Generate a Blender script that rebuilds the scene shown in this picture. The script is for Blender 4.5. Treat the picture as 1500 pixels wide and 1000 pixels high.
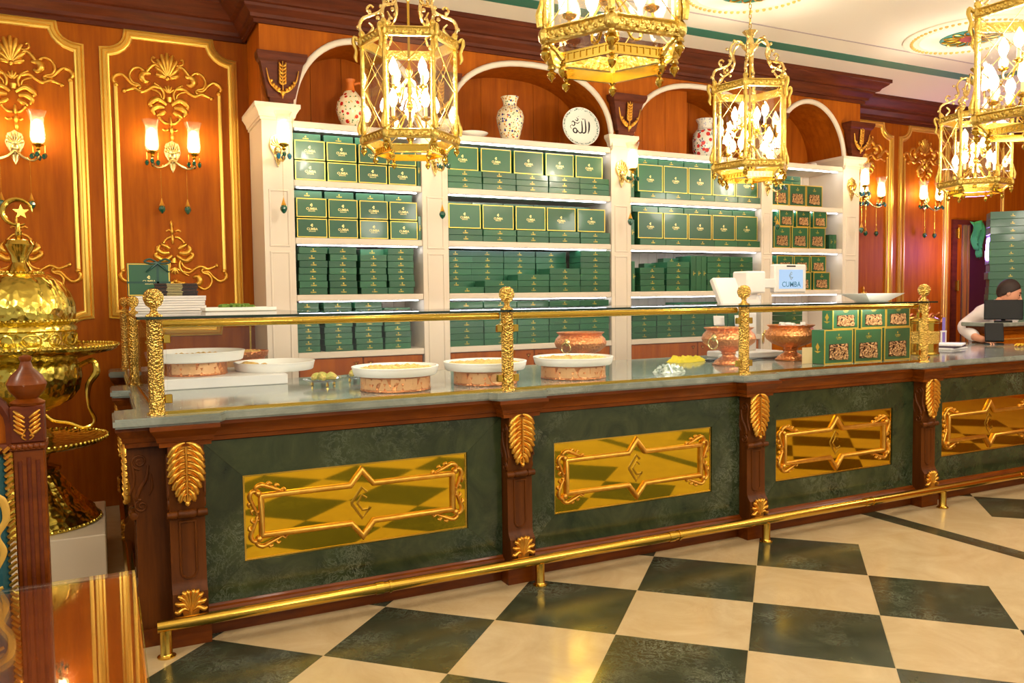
import bpy, bmesh, math, random
from math import sin, cos, pi, radians, sqrt, atan2
from mathutils import Vector, Matrix

scene = bpy.context.scene
C = scene.collection
for o in list(bpy.data.objects):
    bpy.data.objects.remove(o, do_unlink=True)
random.seed(7)

# ------------------------------------------------------------------ camera
CAM_H = 1.59
YAW, PITCH, ROLL, FPX = radians(26.585), radians(3.173), radians(0.679), 1194.67
fw = Vector((sin(YAW)*cos(PITCH), cos(YAW)*cos(PITCH), -sin(PITCH)))
rt = Vector((cos(YAW), -sin(YAW), 0))
dn = fw.cross(rt)
r2 = cos(ROLL)*rt + sin(ROLL)*dn
d2 = -sin(ROLL)*rt + cos(ROLL)*dn
cd = bpy.data.cameras.new('camera')
cd.sensor_width = 36.0
cd.lens = FPX/1500*36
cd.clip_start = 0.02
cam = bpy.data.objects.new('camera', cd)
C.objects.link(cam)
cam.matrix_world = Matrix((( r2.x, -d2.x, -fw.x, 0), (r2.y, -d2.y, -fw.y, 0), (r2.z, -d2.z, -fw.z, CAM_H), (0, 0, 0, 1)))
scene.camera = cam

# ------------------------------------------------------------------ world, light, exposure
w = bpy.data.worlds.new('room_ambient')
scene.world = w
w.use_nodes = True
bg = w.node_tree.nodes['Background']
bg.inputs[0].default_value = (1.0, 0.93, 0.82, 1)
bg.inputs[1].default_value = 0.55
vs = scene.view_settings
vs.view_transform = 'Standard'
vs.look = 'None'
vs.exposure = -0.07
vs.gamma = 1.0
vs.use_curve_mapping = False

def point_light(name, loc, energy, col, size=0.12, parent=None):
    l = bpy.data.lights.new(name, 'POINT')
    l.energy = energy
    l.color = col
    l.shadow_soft_size = size
    o = bpy.data.objects.new(name, l)
    o.location = loc
    C.objects.link(o)
    if parent: o.parent = parent
    return o

WARM = (1.0, 0.92, 0.77)
# unseen point lights added for brightness where further hall chandeliers would hang
for x, y in ((-1.6, 2.6), (-1.2, -0.2), (1.8, 0.1), (4.8, 0.1), (7.8, 2.6), (7.6, 0.1), (1.8, -2.6), (4.8, -2.6)):
    point_light('hall_fill_light', (x, y, 2.95), 95, WARM, 0.22)

# violet point light added near the doorway to tint the wall, no fixture
point_light('violet_tint_light', (9.7, 6.5, 2.1), 45, (.42, .22, 1.0), .15)

# ------------------------------------------------------------------ mesh helpers
class MB:
    def __init__(s):
        s.v = []; s.f = []; s.M = Matrix.Identity(4)
    def add(s, vs_, fs):
        n = len(s.v); M = s.M
        s.v += [tuple(M @ Vector(p)) for p in vs_]
        s.f += [tuple(i+n for i in f) for f in fs]
        return s
    def at(s, x=0, y=0, z=0, rz=0, rx=0, ry=0, sc=1):
        s.M = Matrix.Translation((x, y, z)) @ Matrix.Rotation(rz, 4, 'Z') @ Matrix.Rotation(ry, 4, 'Y') @ Matrix.Rotation(rx, 4, 'X')
        if sc != 1:
            s.M = s.M @ (Matrix.Diagonal((*sc, 1)) if hasattr(sc, '__len__') else Matrix.Scale(sc, 4))
        return s
    def box(s, x0, x1, y0, y1, z0, z1):
        return s.add([(x0,y0,z0),(x1,y0,z0),(x1,y1,z0),(x0,y1,z0),(x0,y0,z1),(x1,y0,z1),(x1,y1,z1),(x0,y1,z1)],
                     [(0,3,2,1),(4,5,6,7),(0,1,5,4),(1,2,6,5),(2,3,7,6),(3,0,4,7)])
    def cham(s, x0, x1, y0, y1, z0, z1, b):
        # box with chamfered edges (all twelve)
        X=(x0,x0+b,x1-b,x1); Y=(y0,y0+b,y1-b,y1); Z=(z0,z0+b,z1-b,z1)
        bm = bmesh.new()
        r = bmesh.ops.create_cube(bm, size=1)
        for vv in r['verts']:
            vv.co = ((x0 if vv.co.x<0 else x1), (y0 if vv.co.y<0 else y1), (z0 if vv.co.z<0 else z1))
        bmesh.ops.bevel(bm, geom=bm.edges[:], offset=b, segments=1, affect='EDGES')
        bm.verts.index_update()
        s.add([v.co[:] for v in bm.verts], [tuple(v.index for v in f.verts) for f in bm.faces])
        bm.free(); return s
    def lathe(s, prof, seg=24, c=(0,0,0), flute=None, cap=True, a0=0, a1=2*pi):
        full = abs(a1-a0-2*pi) < 1e-6
        n = seg if full else seg+1
        vs_, fs = [], []
        for k, (r, z) in enumerate(prof):
            for i in range(n):
                a = a0+(a1-a0)*i/seg
                rr = r
                if flute and flute[2] <= k <= flute[3]:
                    rr = r*(1+flute[1]*(abs(sin(a*flute[0]/2))-0.5))
                vs_.append((c[0]+rr*cos(a), c[1]+rr*sin(a), c[2]+z))
        for k in range(len(prof)-1):
            for i in range(seg):
                j = (i+1) % n if full else i+1
                fs.append((k*n+i, k*n+j, (k+1)*n+j, (k+1)*n+i))
        if cap and full:
            if prof[0][0] > 1e-5: fs.append(tuple(range(n-1, -1, -1)))
            if prof[-1][0] > 1e-5: fs.append(tuple((len(prof)-1)*n+i for i in range(n)))
        return s.add(vs_, fs)
    def tube(s, pts, r, seg=8, closed=False, cap=True, flat=1.0):
        pts = [Vector(p) for p in pts]; n = len(pts)
        if not hasattr(r, '__len__'): r = [r]*n
        elif len(r) != n:
            r = [interp(r, i/(n-1)) for i in range(n)]
        vs_, fs = [], []
        up = None
        for i in range(n):
            if closed: t = pts[(i+1) % n]-pts[i-1]
            else: t = pts[min(i+1, n-1)]-pts[max(i-1, 0)]
            if t.length < 1e-9: t = Vector((0,0,1))
            t.normalize()
            if up is None:
                up = Vector((0,1,0)) if abs(t.y) < .9 else Vector((1,0,0))
            up = up - t*up.dot(t)
            if up.length < 1e-6: up = t.orthogonal()
            up.normalize()
            sd = t.cross(up)
            for k in range(seg):
                a = 2*pi*k/seg
                vs_.append(pts[i] + sd*(cos(a)*r[i]) + up*(sin(a)*r[i]*flat))
        m = n if closed else n-1
        for i in range(m):
            j = (i+1) % n
            for k in range(seg):
                l = (k+1) % seg
                fs.append((i*seg+k, i*seg+l, j*seg+l, j*seg+k))
        if cap and not closed:
            fs.append(tuple(range(seg-1, -1, -1))); fs.append(tuple((n-1)*seg+k for k in range(seg)))
        return s.add(vs_, fs)
    def ball(s, c, r, seg=12, rings=8, sc=(1,1,1)):
        prof = []
        vs_ = [(c[0], c[1], c[2]-r*sc[2])]; fs = []
        for k in range(1, rings):
            t = -pi/2+pi*k/rings
            for i in range(seg):
                a = 2*pi*i/seg
                vs_.append((c[0]+r*sc[0]*cos(t)*cos(a), c[1]+r*sc[1]*cos(t)*sin(a), c[2]+r*sc[2]*sin(t)))
        vs_.append((c[0], c[1], c[2]+r*sc[2])); T = len(vs_)-1
        for i in range(seg):
            j = (i+1) % seg
            fs.append((0, 1+j, 1+i)); fs.append((T, T-seg+i, T-seg+j))
            for k in range(rings-2):
                a = 1+k*seg
                fs.append((a+i, a+j, a+seg+j, a+seg+i))
        return s.add(vs_, fs)
    def prism(s, poly, d0, d1, plane='xz'):
        n = len(poly)
        def P(p, d):
            return (p[0], d, p[1]) if plane == 'xz' else (p[0], p[1], d) if plane == 'xy' else (d, p[0], p[1])
        return s.add([P(p, d0) for p in poly]+[P(p, d1) for p in poly],
                     [tuple(range(n)), tuple(range(2*n-1, n-1, -1))]+[(i, i+n, (i+1) % n+n, (i+1) % n) for i in range(n)])
    def stroke(s, pts, w, h=None, k=6):
        # half-round relief ridge in the XZ plane bulging to -Y
        n = len(pts)
        ws = [w]*n if not hasattr(w, '__len__') else [interp(w, i/(n-1)) for i in range(n)]
        wm = max(ws); h = h or wm*.55
        vs_, fs = [], []
        for i in range(n):
            a, b = pts[max(i-1, 0)], pts[min(i+1, n-1)]
            tx, tz = b[0]-a[0], b[1]-a[1]
            L = sqrt(tx*tx+tz*tz) or 1
            nx, nz = -tz/L, tx/L
            for j in range(k):
                t = pi*j/(k-1)
                o = cos(t)*ws[i]/2
                vs_.append((pts[i][0]+nx*o, -sin(t)*h*(ws[i]/wm)**.7, pts[i][1]+nz*o))
        for i in range(n-1):
            for j in range(k-1):
                fs.append((i*k+j, i*k+j+1, (i+1)*k+j+1, (i+1)*k+j))
        return s.add(vs_, fs)
    def sweep(s, path, prof, closed=True):
        # moulding profile [(offset, height)] along a path in the XZ plane, mitred, rising to -Y
        n = len(path); m = len(prof); vs_, fs = [], []
        for i in range(n):
            p = Vector(path[i])
            a = Vector(path[i-1]) if (closed or i > 0) else None
            b = Vector(path[(i+1) % n]) if (closed or i < n-1) else None
            d1 = (p-a).normalized() if a is not None else (b-p).normalized()
            d2_ = (b-p).normalized() if b is not None else d1
            n1 = Vector((-d1.y, d1.x)); n2 = Vector((-d2_.y, d2_.x))
            mt = (n1+n2); 
            if mt.length < 1e-6: mt = n1.copy()
            mt.normalize(); sc = 1/max(.35, mt.dot(n1))
            for o, h in prof:
                q = p+mt*(o*sc)
                vs_.append((q.x, -h, q.y))
        for i in range(n if closed else n-1):
            j = (i+1) % n
            for k in range(m-1):
                fs.append((i*m+k, i*m+k+1, j*m+k+1, j*m+k))
        if not closed:
            fs.append(tuple(range(m))); fs.append(tuple((n-1)*m+k for k in range(m-1, -1, -1)))
        return s.add(vs_, fs)
    def mesh(s, name, smooth=35):
        me = bpy.data.meshes.new(name)
        me.from_pydata(s.v, [], s.f)
        if smooth:
            me.shade_smooth(); me.set_sharp_from_angle(angle=radians(smooth))
        return me

def interp(l, t):
    if len(l) == 1: return l[0]
    x = t*(len(l)-1); i = min(int(x), len(l)-2)
    return l[i]+(l[i+1]-l[i])*(x-i)

def sp(pts, n=4, closed=False):
    # Catmull-Rom through points of any dimension
    P = [tuple(p) for p in pts]; out = []; N = len(P)
    rng = range(N) if closed else range(N-1)
    for i in rng:
        p0 = P[i-1] if (closed or i > 0) else P[i]
        p1 = P[i]; p2 = P[(i+1) % N]
        p3 = P[(i+2) % N] if (closed or i+2 < N) else P[(i+1) % N]
        for k in range(n):
            t = k/n
            out.append(tuple(.5*((2*b)+(-a+c)*t+(2*a-5*b+4*c-d)*t*t+(-a+3*b-3*c+d)*t**3) for a, b, c, d in zip(p0, p1, p2, p3)))
    if not closed: out.append(P[-1])
    return out

def fix_normals(me):
    bm = bmesh.new(); bm.from_mesh(me)
    bmesh.ops.recalc_face_normals(bm, faces=bm.faces[:])
    bm.to_mesh(me); bm.free()

def setp(o, label=None, cat=None, group=None, kind=None):
    if label: o['label'] = label
    if cat: o['category'] = cat
    if group: o['group'] = group
    if kind: o['kind'] = kind
    return o

def link(name, me, mat=None, parent=None, loc=(0,0,0), rz=0):
    o = bpy.data.objects.new(name, me)
    C.objects.link(o)
    if mat is not None and me is not None and not me.materials: me.materials.append(mat)
    o.parent = parent
    o.location = loc
    o.rotation_euler[2] = rz
    return o

def obj(name, mb, mat, parent=None, loc=(0,0,0), rz=0, smooth=35, recalc=True):
    me = mb.mesh(name, smooth) if isinstance(mb, MB) else mb
    if isinstance(mb, MB) and recalc: fix_normals(me)
    return link(name, me, mat, parent, loc, rz)

def thing(name, label, cat, loc=(0,0,0), rz=0, group=None):
    o = bpy.data.objects.new(name, None)
    o.empty_display_size = .05
    C.objects.link(o)
    o.location = loc; o.rotation_euler[2] = rz
    return setp(o, label, cat, group)

def copy_tree(o, parent=None, root=True):
    c = o.copy(); C.objects.link(c); c.parent = parent
    for ch in list(o.children): copy_tree(ch, c, False)
    return c

def place(o, loc, rz=0, label=None, group=None):
    o.location = loc; o.rotation_euler[2] = rz
    if label: o['label'] = label
    if group: o['group'] = group
    return o

_tx = {}
def text_mesh(body, size=1.0, ext=0.0, bold=0.0):
    key = (body, size, ext, bold)
    if key in _tx: return _tx[key]
    cu = bpy.data.curves.new('lettering', 'FONT')
    cu.body = body; cu.size = size; cu.extrude = ext; cu.align_x = 'CENTER'; cu.align_y = 'CENTER'
    cu.offset = bold; cu.resolution_u = 2
    o = bpy.data.objects.new('lettering', cu); C.objects.link(o)
    dg = bpy.context.evaluated_depsgraph_get()
    me = bpy.data.meshes.new_from_object(o.evaluated_get(dg))
    bpy.data.objects.remove(o, do_unlink=True)
    me.materials.clear()
    V = [v.co[:] for v in me.vertices]; F = [tuple(p.vertices) for p in me.polygons]
    _tx[key] = (V, F)
    return V, F

ORD = ['first', 'second', 'third', 'fourth', 'fifth', 'sixth', 'seventh', 'eighth', 'ninth', 'tenth', 'eleventh', 'twelfth', 'thirteenth', 'fourteenth', 'fifteenth', 'sixteenth', 'seventeenth', 'eighteenth', 'nineteenth']

# ------------------------------------------------------------------ materials
def lin(c):
    return tuple((x/255/12.92 if x/255 <= .04045 else ((x/255+.055)/1.055)**2.4) for x in c)

def mat(name, rgb, rough=.5, metal=0.0, spec=.5, emit=None, es=0, coat=0.0, noise=None, bump=None, wood=None, rand=0.0):
    """rgb in sRGB 0-255. noise=(scale, rgb2, lo, hi); bump=(scale, strength[, kind]); wood=(rgb2, scale)"""
    m = bpy.data.materials.new(name); m.use_nodes = True
    nt = m.node_tree; N = nt.nodes; L = nt.links
    b = N['Principled BSDF']
    b.inputs['Base Color'].default_value = (*lin(rgb), 1)
    b.inputs['Roughness'].default_value = rough
    b.inputs['Metallic'].default_value = metal
    b.inputs['Specular IOR Level'].default_value = spec
    if coat:
        b.inputs['Coat Weight'].default_value = coat; b.inputs['Coat Roughness'].default_value = .06
    if emit:
        b.inputs['Emission Color'].default_value = (*lin(emit), 1); b.inputs['Emission Strength'].default_value = es
    tc = None
    if noise or bump or wood:
        tc = N.new('ShaderNodeTexCoord')
    colsock = None
    if wood:
        mp = N.new('ShaderNodeMapping'); L.new(tc.outputs['Object'], mp.inputs[0])
        mp.inputs['Scale'].default_value = wood[2] if len(wood) > 2 else (9, 9, .7)
        nz = N.new('ShaderNodeTexNoise'); nz.inputs['Scale'].default_value = wood[1]; nz.inputs['Detail'].default_value = 6
        nz.inputs['Roughness'].default_value = .62
        L.new(mp.outputs[0], nz.inputs['Vector'])
        rp = N.new('ShaderNodeValToRGB'); rp.color_ramp.elements[0].position = .32; rp.color_ramp.elements[1].position = .72
        rp.color_ramp.elements[0].color = (*lin(wood[0]), 1); rp.color_ramp.elements[1].color = (*lin(rgb), 1)
        L.new(nz.outputs['Fac'], rp.inputs[0]); colsock = rp.outputs[0]
    elif noise:
        nz = N.new('ShaderNodeTexNoise'); nz.inputs['Scale'].default_value = noise[0]; nz.inputs['Detail'].default_value = 8
        nz.inputs['Roughness'].default_value = .65; nz.inputs['Distortion'].default_value = noise[4] if len(noise) > 4 else .3
        L.new(tc.outputs['Object'], nz.inputs['Vector'])
        rp = N.new('ShaderNodeValToRGB'); rp.color_ramp.elements[0].position = noise[2]; rp.color_ramp.elements[1].position = noise[3]
        rp.color_ramp.elements[0].color = (*lin(rgb), 1); rp.color_ramp.elements[1].color = (*lin(noise[1]), 1)
        L.new(nz.outputs['Fac'], rp.inputs[0]); colsock = rp.outputs[0]
    if rand:
        oi = N.new('ShaderNodeObjectInfo')
        hs = N.new('ShaderNodeHueSaturation')
        mr = N.new('ShaderNodeMapRange'); mr.inputs['To Min'].default_value = 1-rand; mr.inputs['To Max'].default_value = 1+rand
        L.new(oi.outputs['Random'], mr.inputs['Value']); L.new(mr.outputs[0], hs.inputs['Value'])
        if colsock: L.new(colsock, hs.inputs['Color'])
        else: hs.inputs['Color'].default_value = (*lin(rgb), 1)
        colsock = hs.outputs[0]
    if colsock: L.new(colsock, b.inputs['Base Color'])
    if bump:
        kind = bump[2] if len(bump) > 2 else 'noise'
        if kind == 'voronoi':
            t = N.new('ShaderNodeTexVoronoi'); t.inputs['Scale'].default_value = bump[0]; out = t.outputs['Distance']
        else:
            t = N.new('ShaderNodeTexNoise'); t.inputs['Scale'].default_value = bump[0]; t.inputs['Detail'].default_value = 4; out = t.outputs['Fac']
        L.new(tc.outputs['Object'], t.inputs['Vector'])
        bp = N.new('ShaderNodeBump'); bp.inputs['Strength'].default_value = bump[1]; bp.inputs['Distance'].default_value = .01
        L.new(out, bp.inputs['Height']); L.new(bp.outputs[0], b.inputs['Normal'])
    return m

def marble(name, base, vein, scale, rough, vein_amt=.1, spec=.5, mid=None):
    m = bpy.data.materials.new(name); m.use_nodes = True
    nt = m.node_tree; N = nt.nodes; L = nt.links; b = N['Principled BSDF']
    tc = N.new('ShaderNodeTexCoord')
    oi = N.new('ShaderNodeObjectInfo')
    ad = N.new('ShaderNodeVectorMath'); ad.operation = 'ADD'
    cx = N.new('ShaderNodeVectorMath'); cx.operation = 'SCALE'
    cb = N.new('ShaderNodeCombineXYZ')
    for i in range(3): L.new(oi.outputs['Random'], cb.inputs[i])
    L.new(cb.outputs[0], cx.inputs[0]); cx.inputs['Scale'].default_value = 37
    L.new(tc.outputs['Object'], ad.inputs[0]); L.new(cx.outputs[0], ad.inputs[1])
    n1 = N.new('ShaderNodeTexNoise'); n1.inputs['Scale'].default_value = scale; n1.inputs['Detail'].default_value = 10
    n1.inputs['Roughness'].default_value = .68; n1.inputs['Distortion'].default_value = 1.2
    L.new(ad.outputs[0], n1.inputs['Vector'])
    r1 = N.new('ShaderNodeValToRGB'); e = r1.color_ramp.elements
    e[0].position = .30; e[0].color = (*lin(base), 1); e[1].position = .75; e[1].color = (*lin(mid or base), 1)
    L.new(n1.outputs['Fac'], r1.inputs[0])
    n2 = N.new('ShaderNodeTexNoise'); n2.inputs['Scale'].default_value = scale*3.2; n2.inputs['Detail'].default_value = 12
    n2.inputs['Roughness'].default_value = .8; n2.inputs['Distortion'].default_value = 1.0
    L.new(ad.outputs[0], n2.inputs['Vector'])
    r2_ = N.new('ShaderNodeValToRGB'); e = r2_.color_ramp.elements
    e[0].position = .485; e[0].color = (0, 0, 0, 1); e[1].position = .515; e[1].color = (0, 0, 0, 1)
    x = e.new(.5); x.color = (1, 1, 1, 1)
    L.new(n2.outputs['Fac'], r2_.inputs[0])
    n3 = N.new('ShaderNodeTexNoise'); n3.inputs['Scale'].default_value = scale*.6; n3.inputs['Detail'].default_value = 2
    L.new(ad.outputs[0], n3.inputs['Vector'])
    mr = N.new('ShaderNodeMapRange'); mr.inputs['From Min'].default_value = .5; mr.inputs['From Max'].default_value = .75
    mr.inputs['To Max'].default_value = vein_amt; L.new(n3.outputs['Fac'], mr.inputs['Value'])
    mu = N.new('ShaderNodeMath'); mu.operation = 'MULTIPLY'; L.new(mr.outputs[0], mu.inputs[0]); L.new(r2_.outputs[0], mu.inputs[1])
    mx = N.new('ShaderNodeMix'); mx.data_type = 'RGBA'
    L.new(mu.outputs[0], mx.inputs[0]); L.new(r1.outputs[0], mx.inputs[6]); mx.inputs[7].default_value = (*lin(vein), 1)
    L.new(mx.outputs[2], b.inputs['Base Color'])
    b.inputs['Roughness'].default_value = rough; b.inputs['Specular IOR Level'].default_value = spec
    return m

def glass(name, tint=(1,1,1), gloss=.07, rough=.02, frost=0.0):
    m = bpy.data.materials.new(name); m.use_nodes = True
    nt = m.node_tree; N = nt.nodes; L = nt.links
    N.remove(N['Principled BSDF'])
    out = N['Material Output']
    tr = N.new('ShaderNodeBsdfTransparent'); tr.inputs[0].default_value = (*tint, 1)
    gl = N.new('ShaderNodeBsdfGlossy'); gl.inputs['Roughness'].default_value = rough
    fr = N.new('ShaderNodeFresnel')
    ge = N.new('ShaderNodeNewGeometry'); mr = N.new('ShaderNodeMapRange')      # the same index on both faces of a thin sheet
    mr.inputs['To Min'].default_value = 1.45; mr.inputs['To Max'].default_value = 1/1.45
    L.new(ge.outputs['Backfacing'], mr.inputs['Value']); L.new(mr.outputs[0], fr.inputs[0])
    ad = N.new('ShaderNodeMath'); ad.operation = 'ADD'; ad.inputs[1].default_value = gloss-.035; ad.use_clamp = True
    L.new(fr.outputs[0], ad.inputs[0])
    mx = N.new('ShaderNodeMixShader'); L.new(ad.outputs[0], mx.inputs[0])
    L.new(tr.outputs[0], mx.inputs[1]); L.new(gl.outputs[0], mx.inputs[2])
    last = mx
    if frost:
        tl = N.new('ShaderNodeBsdfTranslucent'); tl.inputs[0].default_value = (.95, .93, .88, 1)
        m2 = N.new('ShaderNodeMixShader'); m2.inputs[0].default_value = frost
        L.new(mx.outputs[0], m2.inputs[1]); L.new(tl.outputs[0], m2.inputs[2]); last = m2
    L.new(last.outputs[0], out.inputs[0])
    return m

def emis(name, rgb, strength, sampled=True):
    m = bpy.data.materials.new(name); m.use_nodes = True
    nt = m.node_tree; N = nt.nodes; L = nt.links
    N.remove(N['Principled BSDF'])
    e = N.new('ShaderNodeEmission'); e.inputs[0].default_value = (*lin(rgb), 1); e.inputs[1].default_value = strength
    L.new(e.outputs[0], N['Material Output'].inputs[0])
    if not sampled: m.cycles.emission_sampling = 'NONE'
    return m

WOOD = mat('orange_wood_veneer', (178, 94, 0), .6, 0, .16, wood=((148, 70, 0), 2.2))
WOOD_NICHE = mat('niche_wood_veneer', (176, 92, 8), .6, 0, .16, wood=((144, 68, 2), 2.2))
WOOD_DARK = mat('dark_mahogany', (104, 46, 18), .5, 0, .2, wood=((72, 28, 10), 2.0, (1.2, 9, 9)))
WOOD_RED = mat('polished_red_mahogany', (126, 60, 2), .36, 0, .25, wood=((84, 34, 0), 2.4, (1.4, 8, 8)), coat=.08)
WOOD_PIER = mat('carved_brown_mahogany', (102, 52, 6), .45, 0, .22, wood=((64, 28, 0), 2.2))
CREAM = mat('cream_lacquer', (222, 206, 186), .45)
CREAM_G = mat('cream_groove', (206, 186, 158), .6)
GOLD = mat('gold_leaf', (232, 178, 74), .30, .85, noise=(18, (206, 140, 44), .35, .75))
GOLD_TRIM = mat('gold_moulding_paint', (236, 192, 88), .32, .75)
BRASS = mat('polished_brass', (216, 180, 78), .16, 1.0)
BRASS_RAIL = mat('brass_tube', (212, 172, 72), .2, 1.0, bump=(40, .03))
BRASS_MIRROR = mat('mirror_brass_sheet', (218, 182, 44), .035, 1.0)
BRASS_DARK = mat('brushed_brass_emblem', (180, 140, 48), .3, 1.0)
BRASS_HAM = mat('hammered_brass', (208, 184, 82), .2, 1.0, bump=(26, .5, 'voronoi'))
BRASS_ENG = mat('engraved_brass', (226, 188, 98), .22, 1.0, bump=(95, 1.0, 'voronoi'))
BRASS_FIL = mat('filigree_brass', (214, 184, 96), .28, 1.0, bump=(60, .8))
PALE_GOLD = mat('pale_gilt_metal', (226, 200, 134), .27, 1.0, bump=(40, .25))
COPPER = mat('hammered_copper', (222, 146, 88), .34, .8, bump=(55, .7, 'voronoi'))
COPPER_T = mat('copper_lettering', (244, 190, 132), .35, .6)
MARBLE = marble('dark_green_marble', (26, 38, 24), (176, 184, 156), 4.0, .18, .6, mid=(64, 74, 44))
MARBLE_TOP = marble('pale_green_marble_worktop', (108, 114, 104), (214, 216, 206), 3.2, .1, .5, mid=(156, 162, 150))
TILE_DARK = marble('floor_green_marble', (36, 44, 32), (186, 192, 172), 4.5, .18, .6, spec=.4, mid=(74, 78, 58))
TILE_LIGHT = marble('floor_cream_marble', (184, 160, 118), (150, 116, 72), 2.6, .17, .5, spec=.3, mid=(204, 184, 146))
FLOOR_BASE = marble('floor_cream_border', (184, 160, 118), (150, 116, 72), 2.6, .17, .5, spec=.3, mid=(204, 184, 146))
CEIL = mat('ceiling_plaster', (232, 222, 206), .7)
CEIL_RING = mat('plaster_relief', (238, 226, 206), .6)
STRIPE = mat('green_ceiling_band', (44, 118, 100), .5)
ROPE = mat('gilded_rope_band', (216, 180, 96), .5, .3)
BOX = mat('green_gift_box_card', (40, 92, 60), .30, rand=.22, coat=.15)
BOX_SIDE = mat('green_gift_box_side', (44, 110, 74), .4)
GOLDFOIL = mat('gold_foil_print', (232, 196, 84), .32, .6)
GOLDFOIL_P = mat('pale_foil_print', (244, 226, 150), .35, .4)
WHITE = mat('white_melamine', (240, 236, 228), .32)
WHITE_P = mat('white_plastic', (226, 220, 214), .42)
LED = emis('led_strip_cool_white', (232, 240, 255), 22.0)
LED_CASE = emis('display_led_white', (255, 248, 236), 45.0)
BULB = emis('candle_bulb_glow', (255, 232, 184), 40, False)
LAMP = emis('sconce_lamp_glow', (255, 226, 170), 26, False)
CANDLE = mat('ivory_candle_sleeve', (240, 224, 180), .5)
GLASS = glass('clear_glass_pane', (1, 1, 1), .04)
GLASS_CASE = glass('display_case_glass', (.99, 1, .995), .035)
GLASS_EDGE = mat('dark_green_glass_edge', (34, 48, 36), .1)
GLASS_TOP = glass('display_top_glass', (.95, .98, .96), .12)
SHADE = glass('etched_tulip_glass', (1, .98, .94), .05, .1, .10)
ETCH = mat('etched_leading', (206, 170, 88), .35, .8)
CRYSTAL = mat('emerald_crystal', (14, 84, 62), .06, 0, .9, coat=1)
CRYSTAL_B = mat('blue_crystal', (40, 120, 150), .06, 0, .9, coat=1)
BLACK = mat('black_plastic', (10, 10, 12), .5, 0, .3)
SKIN = mat('skin', (214, 150, 118), .55)
HAIR = mat('dark_brown_hair', (46, 30, 24), .7)
SHIRT = mat('white_shirt_cloth', (226, 216, 214), .8)
TROUSER = mat('dark_trouser_cloth', (30, 30, 36), .8)
# ------------------------------------------------------------------ floor
fl = obj('floor', MB().box(-4, 12, -4.5, 7.3, -.12, -.0015), FLOOR_BASE); setp(fl, kind='structure')
HD = .4243
def tile_mesh(name):
    g = HD-.0022
    mb = MB().prism([(g, 0), (0, g), (-g, 0), (0, -g)], -.03, 0, 'xy')
    return mb.mesh(name, 0)
tm_d, tm_l = tile_mesh('tile'), tile_mesh('tile')
tm_d.materials.append(TILE_DARK); tm_l.materials.append(TILE_LIGHT)
S = HD*2
def tile(me, x, y):
    o = link('tile', me, None, fl, (x, y, 0)); return o
for a in range(-6, 2):
    for b in range(-6, 2):
        x, y = 2.945+S*a, 3.565+S*b
        if y < 4.5 and x > -2.6: tile(tm_d, x, y)
        x, y = x+HD, y+HD
        if y < 4.5 and x < 4.0 and x > -2.6: tile(tm_l, x, y)
for a in range(0, 5):
    for b in range(-5, 2):
        x, y = 5.974+S*a, 3.565+S*b
        if y < 4.5: tile(tm_d, x, y)
        x, y = x+HD, y+HD
        if y < 4.5: tile(tm_l, x, y)
obj('dark_strip', MB().box(4.82, 4.96, -4.4, 4.5, -.03, 0), TILE_DARK, fl)

# ------------------------------------------------------------------ walls and ceiling
WY = 7.0
CZ = 3.9
wb = MB()
wb.box(-4, 9.93, WY, WY+.12, 0, CZ); wb.box(9.93, 10.86, WY, WY+.12, 2.52, CZ); wb.box(10.86, 12, WY, WY+.12, 0, CZ)
setp(obj('wall_back', wb, WOOD), kind='structure')
setp(obj('wall_right', MB().box(12, 12.12, -4.5, WY+.12, 0, CZ), WOOD), kind='structure')
setp(obj('ceiling', MB().box(-4, 12.1, -4.5, WY+.12, CZ, CZ+.12), CEIL), kind='structure')
ceil = bpy.data.objects['ceiling']
# green band with an inner hairline, running round the ceiling field
bp = MB(); bp.box(-3.9, 8.85, 5.74, 5.9, CZ-.004, CZ); bp.box(8.7, 8.85, -4.4, 5.74, CZ-.004, CZ)
obj('green_band', bp, STRIPE, ceil)
obj('hairline_band', MB().box(-3.9, 8.3, 5.43, 5.45, CZ-.003, CZ), mat('grey_hairline', (176, 160, 160), .6), ceil)

def moulding(name, prof, x0, x1, y, z, m, ends=True):
    # profile [(depth towards -Y, z)] extruded along X
    mb = MB()
    n = len(prof)
    P0 = [(x0-(d if ends else 0), y-d, z+h) for d, h in prof]
    P1 = [(x1+(d if ends else 0), y-d, z+h) for d, h in prof]
    mb.add(P0+P1, [(i, i+1, n+i+1, n+i) for i in range(n-1)]+[(n-1, 0, n, 2*n-1)])
    # return ends back to the wall
    if ends:
        mb.add([(x0-d, y-d, z+h) for d, h in prof]+[(x0-d, WY, z+h) for d, h in prof], [(i, n+i, n+i+1, i+1) for i in range(n-1)])
        mb.add([(x1+d, y-d, z+h) for d, h in prof]+[(x1+d, WY, z+h) for d, h in prof], [(i, i+1, n+i+1, n+i) for i in range(n-1)])
    return obj(name, mb, m, smooth=25)
CORN = [(0, 0), (.02, 0), (.02, .03), (.045, .035), (.05, .06), (.09, .10), (.095, .12), (.125, .125), (.14, .15), (.19, .185), (.20, .20), (.215, .205), (.215, .24), (0, .24)]
SY = 6.43                       # front plane of the shelving
setp(moulding('trim_1', CORN, 1.10, 7.58, SY, CZ-.24, WOOD_DARK), kind='structure')
setp(moulding('trim_2', [(d*1.35, h) for d, h in CORN], -4, 1.2, WY, CZ-.24, WOOD_DARK, False), kind='structure')
setp(moulding('trim_3', [(d*1.35, h) for d, h in CORN], 7.5, 12, WY, CZ-.24, WOOD_DARK, False), kind='structure')

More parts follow.
